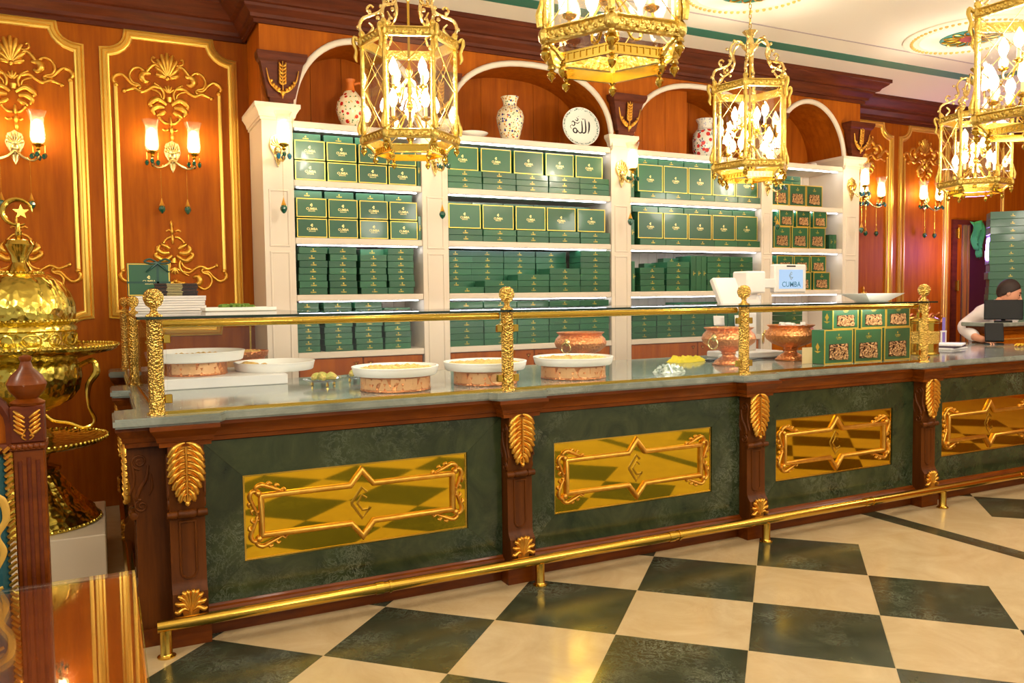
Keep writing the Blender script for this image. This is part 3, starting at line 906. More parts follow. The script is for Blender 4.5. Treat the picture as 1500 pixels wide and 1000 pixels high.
# ------------------------------------------------------------------ brass foot rail
fr = thing('foot_rail', 'long tubular brass foot rail along the base of the counter', 'rail', (0, 0, 0))
RY, RZ = 3.885, .142
obj('rail_tube', MB().tube([(.165+.0, RY, RZ), (8.2, RY, RZ)], .027, 14), BRASS_RAIL, fr)
for x in (.20, 2.10, 3.75, 5.47, 7.2):
    obj('rail_post', MB().lathe([(.04, 0), (.04, .006), (.03, .012), (.026, .018), (.026, .125)], 14, (x, RY, 0)), BRASS_RAIL, fr)
for x in (1.24, 3.05, 4.72, 6.45):
    obj('rail_sleeve', MB().tube([(x-.006, RY, RZ), (x+.006, RY, RZ)], .032, 14), BRASS, fr)
    obj('rail_clip', MB().tube([(x-.055, RY-.0, RZ+.02), (x-.055, RY+.06, RZ-.03), (x-.055, BY-.02, RZ-.035)], .009, 8).tube([(x-.075, RY, RZ), (x-.035, RY, RZ)], .031, 14), BRASS, fr)
obj('end_rail', MB().tube([(.08, 4.0, RZ), (.08, 6.9, RZ)], .027, 14), BRASS_RAIL, fr)

# ------------------------------------------------------------------ glass display case
gc = thing('glass_display_case', 'glass display case with engraved brass posts on the marble worktop', 'display case', (0, 0, CTZ))
GY = 4.035; GZ = .435
posts = [(.205, GY), (1.99, GY), (3.695, GY), (5.43, GY), (.165, 5.56), (.145, 6.88)]
post_m = MB().lathe([(.044, 0), (.044, .008), (.036, .012), (.034, .02), (.034, GZ-.012), (.038, GZ-.004), (.03, GZ)], 18).mesh('brass_post', 35)
ball_m = MB().lathe([(.036, 0), (.036, .006), (.02, .014), (.014, .03), (.018, .04), (.034, .052), (.044, .078), (.044, .09), (.036, .112), (.02, .124), (.0, .128)], 18).mesh('ball_finial', 45)
for x, y in posts:
    p_ = link('brass_post', post_m, BRASS_ENG, gc, (x, y, 0))
    b_ = link('ball_finial', ball_m, BRASS_ENG, p_, (0, 0, GZ+.012))
    if y > 4.1: b_.scale = (.8, .8, .8)
for i in range(3):
    xa, xb = posts[i][0]+.046, posts[i+1][0]-.046
    pn = obj('front_pane', MB().box(xa, xb, GY-.004, GY+.004, .012, GZ-.045), GLASS_CASE, gc)
    obj('pane_channel', MB().box(xa-.01, xb+.01, GY-.014, GY+.014, 0, .014), BRASS, gc)
    lb = obj('light_bar', MB().tube([(xa-.01, GY+.035, GZ-.022), (xb+.01, GY+.035, GZ-.022)], .019, 12), BRASS, gc)
    obj('led_strip', MB().box(xa+.02, xb-.02, GY+.05, GY+.058, GZ-.034, GZ-.012), LED_CASE, lb)
    for xx in (xa-.006, xb-.014):
        for zz in (.05, GZ-.11):
            obj('clamp', MB().cham(xx-.006, xx+.026, GY-.012, GY+.012, zz, zz+.04, .003), BRASS, pn)
for (xa, ya), (xb, yb) in ((posts[0], posts[4]), (posts[4], posts[5])):
    mb = MB().add([(xa-.004, ya+.05, .012), (xb-.004, yb-.05, .012), (xb-.004, yb-.05, GZ-.03), (xa-.004, ya+.05, GZ-.03), (xa+.004, ya+.05, .012), (xb+.004, yb-.05, .012), (xb+.004, yb-.05, GZ-.03), (xa+.004, ya+.05, GZ-.03)],
                  [(0, 1, 2, 3), (7, 6, 5, 4), (0, 4, 5, 1), (3, 2, 6, 7), (0, 3, 7, 4), (1, 5, 6, 2)])
    obj('side_pane', mb, GLASS_CASE, gc)
    obj('side_channel', MB().tube([(xa, ya+.04, .008), (xb, yb-.04, .008)], .012, 6), BRASS, gc)
def top_plate(x0, x1, y0, y1):
    t = obj('top_pane', MB().box(x0+.004, x1-.004, y0+.004, y1-.004, GZ, GZ+.012), GLASS_TOP, gc)
    obj('pane_edge', MB().sweep([(0, 0), (0, 0)], [], False) if False else MB().box(x0, x1, y0, y0+.004, GZ, GZ+.012).box(x0, x1, y1-.004, y1, GZ, GZ+.012).box(x0, x0+.004, y0, y1, GZ, GZ+.012).box(x1-.004, x1, y0, y1, GZ, GZ+.012), GLASS_EDGE, t)
top_plate(.13, 1.08, 4.75, 6.95)
for xa, xb in ((.13, 1.985), (1.988, 3.69), (3.693, 5.52)):
    top_plate(xa, xb, 3.985, 4.745)
# back supports of the glass shelf
for x, y in ((1.06, 6.85),):
    obj('rear_post', MB().lathe([(.02, 0), (.02, .006), (.009, .01), (.009, GZ)], 10, (x, y, 0)), BRASS, gc)
# ------------------------------------------------------------------ hexagonal lantern chandeliers
CHZ = 2.50
def hexpt(R, k, a0=pi/6): return (R*cos(a0+k*pi/3-pi/2-pi/6+pi/6), R*sin(a0+k*pi/3-pi/2))
def hring(R, z, wd, h, prof=None):
    mb = MB()
    pr = prof or [(-wd/2, 0), (-wd/2, h), (wd/2, h), (wd/2, 0)]
    n = len(pr)
    vs_, fs = [], []
    for k in range(6):
        a = pi/6+k*pi/3-pi/2
        for o, hh in pr:
            vs_.append(((R+o)*cos(a), (R+o)*sin(a), z+hh))
    for k in range(6):
        j = (k+1) % 6
        for i in range(n):
            l = (i+1) % n
            fs.append((k*n+i, j*n+i, j*n+l, k*n+l))
    return mb.add(vs_, fs)
def make_lantern():
    r = thing('lantern_chandelier', 'x', 'chandelier')
    R = .285
    fprof = [(-.012, 0), (-.012, .056), (.012, .056), (.018, .050), (.010, .042), (.014, .028), (.010, .014), (.020, .008), (.016, 0)]
    bfm = hring(R, .03, 0, 0, fprof); tfm = hring(R, .62, 0, 0, fprof)
    for mb, z in ((bfm, .058), (tfm, .648)):          # running relief on the frame faces
        for k in range(6):
            a, b = Vector((*hexpt(R+.008, k), z)), Vector((*hexpt(R+.008, k+1), z))
            nrm = Vector((a.x+b.x, a.y+b.y, 0)).normalized()
            for i in range(1, 14):
                p = a.lerp(b, i/14); mb.ball((p+nrm*.004+Vector((0, 0, .006*(-1)**i)))[:], .0095, 5, 4)
    obj('bottom_frame', bfm, BRASS_FIL, r); obj('top_frame', tfm, BRASS_FIL, r)
    for k in range(6):
        x, y = hexpt(R, k); a = atan2(y, x)
        mb = MB().at(x, y, 0, a)
        mb.tube([(0, 0, .02), (0, 0, .68)], .0125, 8)
        for z, s in ((.058, 1), (.648, 1)):
            mb.ball((.006, 0, z), .026, 10, 6, (.8, 1, 1.25)); mb.lathe([(.019, z-.045), (.012, z-.03), (.012, z+.03), (.019, z+.045)], 8)
        mb.tube(sp([(.022, 0, .66), (.044, 0, .68), (.05, 0, .65), (.034, 0, .60), (.04, 0, .56), (.03, 0, .53)], 3), [.012, .011, .013, .010, .012, .004], 6)
        mb.tube(sp([(.022, 0, .09), (.026, 0, .13), (.016, 0, .17), (.012, 0, .22)], 3), [.012, .014, .010, .003], 6)
        mb.ball((0, 0, .70), .02, 8, 6)
        po = obj('corner_post', mb, BRASS_FIL, r)
        obj('drop_finial', MB().at(x, y, 0).lathe([(.006, .03), (.014, .02), (.008, .012), (.019, -.004), (.017, -.018), (.006, -.03), (.004, -.036), (0, -.04)], 8), BRASS, po)
        # crown scroll
        pts = [(R-.02, .69), (R+.012, .735), (R-.005, .79), (R-.06, .815), (R-.115, .84), (R-.14, .89), (R-.125, .95), (R-.15, 1.0), (R-.195, 1.02), (R-.235, .99)]
        sc = MB().at(0, 0, 0, a).tube(sp([(p, 0, q) for p, q in pts], 4), [.009, .011, .010, .009, .010, .012, .009, .009, .008], 7)
        for p, q in ((R+.02, .74), (R-.05, .835), (R-.12, .87), (R-.10, .955), (R-.16, 1.02), (R-.10, .80)):
            sc.ball((p, 0, q), .013, 6, 5)
        sc.tube(sp([(R-.06, 0, .815), (R-.035, 0, .85), (R-.055, 0, .875), (R-.075, 0, .86)], 3), [.008, .008, .006, .008], 5)
        sc.tube(sp([(R-.04, 0, .70), (R-.07, 0, .74), (R-.045, 0, .77)], 3), [.008, .008, .005], 5)
        obj('crown_scroll', sc, PALE_GOLD, r)
        # pane with etched lattice
        A, B = Vector((*hexpt(R-.002, k), 0)), Vector((*hexpt(R-.002, k+1), 0))
        nrm = (A+B).normalized()
        def q(u, z, o=0): return (A.lerp(B, u)+nrm*o+Vector((0, 0, z)))[:]
        pn = obj('glass_pane', MB().add([q(.05, .088, -.003), q(.95, .088, -.003), q(.95, .62, -.003), q(.05, .62, -.003), q(.05, .088, .001), q(.95, .088, .001), q(.95, .62, .001), q(.05, .62, .001)],
                   [(3, 2, 1, 0), (4, 5, 6, 7), (0, 1, 5, 4), (2, 3, 7, 6), (1, 2, 6, 5), (3, 0, 4, 7)]), GLASS, r)
        et = MB()
        for u0, z0, u1, z1 in ((.06, .09, .94, .36), (.94, .36, .06, .62), (.94, .09, .06, .36), (.06, .36, .94, .62)):
            et.tube([q(u0, z0, .003), q(u1, z1, .003)], .0022, 4)
        et.ball(q(.5, .225, .004), .009, 6, 4); et.ball(q(.5, .49, .004), .009, 6, 4)
        obj('lattice', et, ETCH, pn)
        # strut down to the lower ring
        x2, y2 = hexpt(.215, k)
        st = MB().tube([(x, y, .04), (x*.85, y*.85, .012), (x2, y2, -.02)], [.012, .009, .012], 6)
        obj('strut', st, BRASS_FIL, r)
        obj('ring_finial', MB().at(x2, y2, -.03).lathe([(.004, 0), (.013, -.008), (.007, -.016), (.017, -.03), (.015, -.042), (.004, -.056), (0, -.06)], 8), BRASS, r)
    lr = hring(.215, -.035, .014, .036, [(-.009, 0), (-.009, .04), (.007, .04), (.007, .032), (.002, .032), (.002, .008), (.007, .008), (.007, 0)])
    for k in range(6):
        A, B = Vector((*hexpt(.219, k), -.015)), Vector((*hexpt(.219, k+1), -.015))
        for i in range(1, 8):
            p = A.lerp(B, i/8); d = (B-A).normalized(); a = atan2(d.y, d.x)
            lr.at(p.x, p.y, p.z, a).box(-.002, .002, -.003, .003, -.012, .012)
    lr.M = Matrix.Identity(4)
    obj('lower_ring', lr, BRASS, r)
    obj('hub', MB().lathe([(.0, .90), (.012, .905), (.02, .93), (.05, .965), (.062, .985), (.03, 1.0), (.02, 1.04), (.03, 1.06), (.05, 1.085), (.056, 1.095), (.02, 1.09), (.012, 1.11), (0, 1.115)], 16, flute=(8, .18, 3, 9)), PALE_GOLD, r)
    ch = MB()
    z = 1.115; k = 0
    while z < CZ-CHZ-.02:
        a = (k % 2)*pi/2
        ch.at(0, 0, z+.02, a).tube([(.009*cos(t), 0, .024*sin(t)) for t in [2*pi*i/10 for i in range(10)]], .0032, 5, closed=True)
        z += .037; k += 1
    ch.M = Matrix.Identity(4)
    obj('chain', ch, BRASS, r)
    obj('stem', MB().lathe([(.0, .02), (.02, .03), (.012, .05), (.028, .075), (.03, .1), (.012, .12), (.010, .24), (.022, .26), (.022, .28), (.010, .30), (.010, .45), (.02, .47), (.02, .49), (.008, .52), (.008, .92)], 12), BRASS, r)
    n = 0
    for k in range(9):
        if k < 5: a, rad, zb = k*2*pi/5+.3, .165, .16
        else: a, rad, zb = (k-5)*2*pi/4+.7, .125, .36
        ar = obj('candle_arm', MB().at(0, 0, 0, a).tube(sp([(.012, 0, zb+.08), (.05, 0, zb+.04), (rad*.65, 0, zb-.05), (rad, 0, zb-.045), (rad, 0, zb)], 4), .0055, 6), BRASS, r)
        x, y = rad*cos(a), rad*sin(a)
        obj('drip_cup', MB().lathe([(.006, -.012), (.026, 0), (.03, .008), (.014, .006), (.012, .02)], 10, (x, y, zb)), BRASS, ar)
        obj('candle', MB().lathe([(.011, .004), (.011, .075)], 8, (x, y, zb)), CANDLE, ar)
        obj('bulb', MB().lathe([(.009, .075), (.018, .088), (.027, .115), (.025, .137), (.015, .16), (.005, .18), (0, .187)], 10, (x, y, zb)), BULB, ar)
    point_light('lantern_light', (0, 0, .42), LANTERN_W, WARM, .09, r)
    return r
LANTERN_W = 62
lan = make_lantern()
LAN = [((1.74, 4.85), -20, 'hexagonal brass lantern hanging in front of the leftmost arch'),
       ((1.80, 2.70), -4, 'nearest hexagonal brass lantern, its upper half cut off by the picture top'),
       ((4.51, 4.87), -19, 'hexagonal brass lantern hanging before the third arch, seen whole'),
       ((7.13, 4.80), -50, 'farthest hexagonal brass lantern at the right, below another lantern'),
       ((4.72, 2.88), -28, 'hexagonal brass lantern cut off by the right edge of the picture')]
for i, ((x, y), a, lab) in enumerate(LAN):
    o = lan if i == 0 else copy_tree(lan)
    place(o, (x, y, CHZ), radians(a), lab, 'hexagonal lantern chandeliers')

# ------------------------------------------------------------------ ceiling medallions
def medallion(x, y, label):
    r = thing('ceiling_medallion', label, 'medallion', (x, y, CZ), 0, 'plaster medallions on the ceiling')
    pr = [(.56, 0), (.56, -.012), (.53, -.022), (.50, -.014), (.44, -.012), (.42, -.022), (.40, -.014), (.30, -.012), (.28, -.02), (.0, -.02)]
    obj('plaster_disc', MB().lathe(pr, 48, cap=False), CEIL_RING, r)
    rp = MB()
    for i in range(60):
        a = 2*pi*i/60
        rp.ball((.485*cos(a), .485*sin(a), -.016), .016, 6, 4)
    setp(obj('rope_ring', rp, ROPE, r), kind='stuff')
    obj('green_disc', MB().lathe([(.255, -.02), (.25, -.026), (.0, -.026)], 36, cap=False), STRIPE, r)
    pt = MB()
    for i in range(12):
        a = 2*pi*i/12
        pt.M = Matrix.Rotation(a, 4, 'Z') @ Matrix.Translation((0, 0, -.026)) @ Matrix.Rotation(-pi/2, 4, 'X') @ Matrix.Diagonal((1, -1, -1, 1))
        pt.M = Matrix.Rotation(a, 4, 'Z')
        pts = sp([(.10, 0, -.028), (.15, .03, -.032), (.20, .03, -.032), (.235, 0, -.028), (.20, -.03, -.032), (.15, -.03, -.032)], 3, True)
        pt.tube(pts, .006, 5, closed=True)
    obj('gilt_petal', pt, GOLD, r)
    obj('red_rosette', MB().lathe([(.10, -.026), (.09, -.034), (.0, -.036)], 24, cap=False), mat('terracotta_rosette', (150, 60, 40), .6), r)
    return r
MC = ['above the lantern in front of the third arch', 'above the farthest lantern at the right']
for i, (x, y) in enumerate(((4.48, 4.82), (7.12, 4.86))):
    medallion(x, y, 'round ceiling medallion with gilt rope ring '+MC[i])
mo = MB()
mo.prism([(.0, .3), (.08, .1), (.3, 0), (.08, -.1), (0, -.3), (-.08, -.1), (-.3, 0), (-.08, .1)], -.004, 0, 'xy')
m1 = thing('ceiling_motif', 'painted red and gold star motif on the ceiling, top right', 'motif', (5.9, 3.75, CZ))
obj('red_star', mo, mat('painted_red', (150, 56, 44), .6), m1)
obj('gold_points', MB().at(0, 0, 0, pi/4, sc=(.7, .7, .6)).prism([(.0, .3), (.05, .05), (.3, 0), (.05, -.05), (0, -.3), (-.05, -.05), (-.3, 0), (-.05, .05)], -.004, 0, 'xy'), ROPE, m1)

# ------------------------------------------------------------------ wall sconces
def drop_mesh(r=.014):
    return MB().lathe([(0, -r*1.5), (r*.6, -r*1.1), (r, -r*.1), (r*.75, r*.7), (r*.25, r*1.15), (0, r*1.3)], 8)
drop_m = drop_mesh(.016).mesh('crystal_drop', 0); drop_m.materials.append(CRYSTAL)
drop_b = drop_mesh(.018).mesh('crystal_drop', 0); drop_b.materials.append(CRYSTAL_B)
shade_prof = [(.022, 0), (.042, .008), (.050, .04), (.046, .105), (.042, .15), (.048, .19), (.060, .22), (.065, .232)]
shade_m = MB().lathe(shade_prof+[(r-.003, z) for r, z in reversed(shade_prof[1:])], 18, cap=False, flute=(9, .05, 5, 8)).mesh('glass_shade', 60)
lamp_m = MB().lathe([(.012, .004), (.030, .02), (.038, .06), (.036, .11), (.028, .15), (.012, .17), (0, .175)], 12).mesh('lamp', 60)
def plate_mesh():
    mb = MB()
    out = [(.0, .11), (.022, .095), (.045, .085), (.055, .06), (.052, .03), (.058, .0), (.046, -.03), (.03, -.05), (.024, -.085), (.012, -.115), (0, -.14)]
    mb.prism(out+[(-x, z) for x, z in reversed(out[1:-1])], -.012, 0)
    for k in range(-3, 4):
        a = k*.42
        mb.stroke(sp([(0, .01), (.045*sin(a), .01+.05*cos(a)), (.055*sin(a), .01+.085*cos(a))], 3), [.012, .02, .016], .026)
    for sg in (1, -1):
        mb.stroke(sp([(sg*.05, .05), (sg*.058, .02), (sg*.045, -.02), (sg*.02, -.05)], 3), [.014, .016, .014, .01], .024)
        mb.stroke(sp([(0, -.05), (sg*.02, -.07), (sg*.012, -.105)], 3), [.01, .016, .006], .024)
    mb.ball((0, -.016, -.02), .03, 12, 8, (1, .7, 1.1))
    mb.stroke([(0, -.05), (0, -.145)], [.024, .006], .028)
    return mb.mesh('back_plate', 60)
plate_m = plate_mesh()
pend_gold = MB().lathe([(.002, .05), (.006, .035), (.013, .012), (.02, -.006), (.016, -.012)], 8).mesh('pendant_cap', 50)
pend_m = MB().lathe([(.016, -.006), (.025, -.02), (.027, -.036), (.018, -.055), (.008, -.066), (0, -.07)], 10).mesh('pendant_crystal', 0)
def sconce(label, loc, arms, pend, energy, blue=False, group='gilt crystal sconces'):
    r = thing('wall_sconce', label, 'sconce', loc, 0, group)
    link('back_plate', plate_m, PALE_GOLD, r)
    for k, (dx, dy) in enumerate(arms):
        a = MB().tube(sp([(0, -.02, -.03), (dx*.3, -.02+dy*.3, -.085), (dx*.7, dy*.75, -.115), (dx*.97, dy, -.10), (dx, dy, -.06), (dx, dy, -.035)], 5), [.010, .010, .008, .009, .007], 8)
        a.ball((dx*.5, dy*.5, -.10), .013, 8, 6)
        ar = obj('arm', a, PALE_GOLD, r)
        obj('lamp_cup', MB().lathe([(.006, -.045), (.016, -.035), (.010, -.022), (.034, -.008), (.040, .0), (.024, .002), (.022, .012)], 14, (dx, dy, 0)), BRASS, ar)
        sh = link('glass_shade', shade_m, SHADE, r, (dx, dy, .008))
        link('lamp', lamp_m, LAMP, sh, (0, 0, 0))
        point_light('sconce_light', (dx, dy-.0, .10), energy, (1.0, .78, .42), .05, r)
        for q in range(6):
            an = 2*pi*q/6+.4
            cx_, cy_ = dx+.045*cos(an), dy+.045*sin(an)
            c = link('crystal_drop', drop_b if (blue and q % 2) else drop_m, None, ar, (cx_, cy_, -.075-.012*(q % 2)))
            if q < 3:
                obj('bead_string', MB().tube([(cx_, cy_, -.004), (cx_, cy_, -.055)], .0025, 4), BRASS, ar)
        if pend:
            px, py = dx*.62, dy*.8
            obj('pendant_wire', MB().tube([(px, py, -.10), (px, py, -pend+.05)], .0012, 4), BRASS, r)
            pc = link('pendant_cap', pend_gold, GOLD, r, (px, py, -pend))
            link('pendant_crystal', pend_m, CRYSTAL_B if (blue and k == 0) else CRYSTAL, pc)
    return r
TWO = [(-.15, -.10), (.15, -.10)]
ONE = [(.012, -.17)]
SW = 18
sconce('two-lamp gilt sconce on the panel beside the cream shelving', (.53, WY-.01, 2.73), TWO, .40, SW)
sconce('two-lamp gilt sconce at the left edge, above the brass urn', (-.53, WY-.01, 2.73), TWO, .40, SW)
sconce('two-lamp gilt sconce just right of the shelving', (8.32, WY-.01, 2.73), TWO, .40, SW, True)
sconce('two-lamp gilt sconce beside the doorway, farthest right', (9.385, WY-.01, 2.73), TWO, .40, SW)
sconce('single-lamp gilt sconce on the leftmost cream pilaster', (1.235, SY-.002, 2.74), ONE, .44, SW*.7, True, 'pilaster sconces')
sconce('single-lamp gilt sconce on the second pilaster, under a lantern', (2.515, SY-.002, 2.74), ONE, .44, SW*.7, False, 'pilaster sconces')
sconce('single-lamp gilt sconce on the middle cream pilaster', (4.38, SY-.002, 2.74), ONE, .44, SW*.7, False, 'pilaster sconces')
sconce('single-lamp gilt sconce on the narrow pilaster behind a lantern', (6.195, SY-.002, 2.74), ONE, .44, SW*.7, False, 'pilaster sconces')
sconce('single-lamp gilt sconce on the rightmost cream pilaster', (7.42, SY-.002, 2.74), ONE, .44, SW*.7, True, 'pilaster sconces')
# ------------------------------------------------------------------ green gift boxes
def logo_mesh(s, pale=False, small=True):
    """printed mark: diamond emblem, word and small line below; s = word width"""
    mb = MB()
    e = s*.26
    mb.at(0, 0, e*1.35)
    d = e*.62
    # diamond letter C as flat print
    mb.add([(-d, 0, 0), (0, 0, d), (d*.62, 0, d*.38), (d*.25, 0, d*.05), (0, 0, d*.30), (-d*.32, 0, 0), (0, 0, -d*.30), (d*.25, 0, -d*.05), (d*.62, 0, -d*.38), (0, 0, -d)],
           [(0, 5, 4, 1), (1, 4, 3, 2), (0, 9, 6, 5), (9, 8, 7, 6)])
    mb.M = Matrix.Identity(4)
    V, F = text_mesh('CUMBA', 1.0, 0, .012)
    wv = max(v[0] for v in V)-min(v[0] for v in V)
    k = s/wv
    mb.add([(x*k, 0, y*k*1.05) for x, y, z in V], F)
    if small:
        V, F = text_mesh('BAKLAVA', 1.0, 0, .01)
        wv = max(v[0] for v in V)-min(v[0] for v in V); k2 = s*.62/wv
        mb.add([(x*k2, 0, y*k2-s*.20) for x, y, z in V], F)
    return mb.mesh('logo', 0)
LG_SMALL = logo_mesh(.046, False, False); LG_SMALL.materials.append(GOLDFOIL)
LG_BIG = logo_mesh(.085); LG_BIG.materials.append(GOLDFOIL_P)
LG_MID = logo_mesh(.07); LG_MID.materials.append(GOLDFOIL)
BAYN = ['leftmost bay', 'second bay', 'third bay', 'rightmost bay']
SHELFN = ['lowest shelf', 'third shelf', 'second shelf', 'top shelf']
_bm = {}
def box_mesh(w_, d_, h_):
    k = (w_, d_, h_)
    if k not in _bm:
        mb = MB().cham(-w_/2, w_/2, 0, d_, 0, h_-.0015, .0025)
        _bm[k] = mb.mesh('gift_box', 0); _bm[k].materials.append(BOX)
    return _bm[k]
_hl = {}
def flat_box(x, y, z, w_, d_, h_, label, rz=0, group='flat green gift boxes'):
    o = link('gift_box', box_mesh(w_, d_, h_), None, None, (x, y, z), rz)
    setp(o, label, 'box', group)
    k = (w_, h_)
    link('logo', LG_SMALL, None, o, (0, -.0012, h_*.36))
    if k not in _hl:
        _hl[k] = MB().box(-w_/2+.0005, w_/2-.0005, -.0012, .004, h_-.004, h_-.0018).mesh('edge_highlight', 0); _hl[k].materials.append(BOX_SIDE)
    link('edge_highlight', _hl[k], None, o)  # lighter strip paints the bright highlight along the top front edge
    return o
_bd = {}
def big_box(x, y, z, w_, d_, h_, label, rz=0, group='large gold-bordered boxes', logo=None):
    o = link('gift_box', box_mesh(w_, d_, h_), None, None, (x, y, z), rz)
    setp(o, label, 'box', group)
    k = (w_, h_)
    if k not in _bd:
        b = .006; e = .004
        def ring(x0, x1, z0, z1, b):
            return [(x0, x1, z0, z0+b), (x0, x1, z1-b, z1), (x0, x0+b, z0+b, z1-b), (x1-b, x1, z0+b, z1-b)]
        mb = MB()
        for x0, x1, z0, z1 in ring(-w_/2+e, w_/2-e, e, h_-e-.0015, b): mb.box(x0, x1, -.0012, .002, z0, z1)
        _bd[k] = mb.mesh('gold_border', 0); _bd[k].materials.append(GOLDFOIL)
    link('gold_border', _bd[k], None, o)
    link('logo', logo or LG_BIG, None, o, (0, -.0014, h_*.44))
    return o
def up_box(x, y, z, w_, d_, h_, label):
    o = link('upright_box', box_mesh(w_, d_, h_), None, None, (x, y, z)); setp(o, label, 'box', 'boxes standing on edge')
    l = link('logo', LG_SMALL, None, o, (0, -.0012, h_*.5)); l.rotation_euler[1] = pi/2
    return o
J = lambda a: random.uniform(-a, a)
FY = SY+.012
def stack(bi, si, x, y, w_, n, h_, colname, d_=.26, z=None, jit=.004, first=0):
    zz = z if z is not None else SHZ[si]+.0005
    for k in range(n):
        flat_box(x+J(jit), y+abs(J(jit)), zz+k*h_, w_, d_, h_, 'flat green box %s up in %s, %s of %s' % (ORD[k+first], colname, SHELFN[si], BAYN[bi]), J(.012))
CN = ['first stack', 'second stack', 'third stack', 'fourth stack', 'fifth stack', 'sixth stack']

# leftmost bay
for si in (3, 2):
    for c in range(4):
        xx = 1.36+.125+c*.252
        for k in range(2):
            big_box(xx+J(.003), FY+abs(J(.004)), SHZ[si]+.0005+k*.157, .242, .30, .155, 'gold-bordered green box, %s column %s row, %s of leftmost bay' % (ORD[c], ['lower', 'upper'][k], SHELFN[si]), J(.01))
        if not (si == 3 and c == 3):
            flat_box(xx+J(.006)-.008, FY+.085, SHZ[si]+.0005+2*.157, .236, .20, .062, 'flat pale-lit box lying on the %s column, %s of leftmost bay' % (ORD[c], SHELFN[si]))
    up_box(2.383, FY+.01, SHZ[si]+.0005, .03, .2, .26 if si == 3 else .20, 'narrow green box standing on edge, %s of leftmost bay' % SHELFN[si])
for c, n in enumerate((7, 7, 6, 7)):
    stack(0, 1, 1.485+c*.243+(0.006 if c == 2 else 0), FY, .222, n, .0535, CN[c], jit=.007)
flat_box(2.00, FY+.11, SHZ[1]+6*.0535, .20, .14, .05, 'dark flat box set back on the third stack, third shelf of leftmost bay')
for c, n in enumerate((8, 8, 8, 7)):
    stack(0, 0, (1.445, 1.685, 1.935, 2.185)[c], FY+.03, .225 if c else .18, n, .0488, CN[c], jit=.006)

# second bay
for c in range(5):
    xx = 2.795+c*.326
    stack(1, 3, xx, FY, .318, 3, .052, CN[c], jit=.003)
    big_box(2.79+c*.317+J(.003), FY+.03, SHZ[3]+.0005+.157, .296, .25, .205, 'tall gold-edged green box, %s on the flat boxes, top shelf of second bay' % ORD[c])
    stack(1, 2, xx, FY, .318, 2, .0525, CN[c], jit=.003)
    big_box(2.79+c*.318+J(.003), FY+.006, SHZ[2]+.0005+.106, .304, .2, .215, 'tall gold-edged green box, %s on the flat boxes, second shelf of second bay' % ORD[c])
    flat_box(2.79+c*.31, FY+.21, SHZ[2]+.0005+2*.0525+.148, .30, .2, .105, 'pale flat box behind the %s tall box, second shelf of second bay' % ORD[c])
for c, n in enumerate((1, 2, 3, 4, 7)):
    stack(1, 1, (2.80, 3.125, 3.45, 3.775, 4.10)[c], FY, .318, n, .0545, 'front '+CN[c], jit=.003, d_=.21)
    if c < 4: stack(1, 1, (2.80, 3.105, 3.435, 3.765)[c], FY+.24, .322, 7, .0545, 'rear '+CN[c], jit=.004, d_=.2)
for c in range(5):
    stack(1, 0, 2.79+c*.325, FY, .318, 7, .0545, CN[c], jit=.003)
# third bay
for si in (3, 2):
    for c in range(5):
        xx = 4.735+c*.302
        flat_box(xx+.02, FY, SHZ[si]+.0005, .298, .27, .062, 'flat green box under the %s square box, %s of third bay' % (ORD[c], SHELFN[si]), 0, 'flat green gift boxes')
        big_box(xx, FY+.014, SHZ[si]+.063, .296, .25, .262 if si == 3 else .255, 'square gold-bordered green box, %s from left, %s of third bay' % (ORD[c], SHELFN[si]))
        if c < 4 or si == 2:
            flat_box(4.70+c*.31, FY+.05, SHZ[si]+.063+(.262 if si == 3 else .255), .30, .2, .058, 'flat green box on top of the %s square box, %s of third bay' % (ORD[c], SHELFN[si]))
    up_box(4.535, FY+.03, SHZ[si]+.0005, .05, .3, .24, 'tall narrow box at the far left, %s of third bay' % SHELFN[si])
stack(2, 1, 4.75, FY, .285, 4, .0575, 'leftmost low stack')
up_box(4.525, FY, SHZ[1]+.0005, .035, .25, .29, 'narrow dark box standing at the left end, third shelf of third bay')
stack(2, 1, 5.06, FY+.004, .275, 5, .0575, 'taller second stack')
flat_box(4.93, FY+.2, SHZ[1]+4*.0575, .27, .1, .05, 'pale teal flat box lying behind the left stacks, third shelf of third bay')
flat_box(5.13, FY+.2, SHZ[1]+5*.0575, .2, .1, .045, 'small pale box topping the second stack, third shelf of third bay')
for c in range(3):
    up_box(5.245+c*.066, FY, SHZ[1]+.0005, .062, .25, .35, 'dark box standing upright, %s of three, third shelf of third bay' % ORD[c])
stack(2, 1, 5.565, FY, .285, 6, .0575, 'fourth stack'); stack(2, 1, 5.87, FY, .295, 6, .0575, 'fifth stack')
for c in range(5):
    stack(2, 0, 4.65+c*.296, FY, .285, 5 if c < 2 else 6, .0575, CN[c], jit=.003)
# paper tags taped to the boxes on the lowest shelf
for i, (x, z, w_, h_) in enumerate(((5.56, 1.32, .14, .10), (5.83, 1.31, .13, .12), (5.985, 1.32, .09, .10))):
    mb = MB()
    for k in range(5):
        t = k/4
        mb.add([(-w_/2, -.004-.01*t*t, -h_*t), (w_/2, -.004-.008*t*t, -h_*t+.004*(i-1))], [])
    mb.f = [(2*k, 2*k+1, 2*k+3, 2*k+2) for k in range(4)]
    o = obj('paper_tag', mb, mat('white_paper', (244, 240, 236), .8), None, (x, FY-.004, z+h_/2)); setp(o, 'white paper tag, %s of three hanging from the lowest shelf boxes' % ORD[i], 'paper', 'paper tags')
    o.modifiers.new('thick', 'SOLIDIFY').thickness = .001

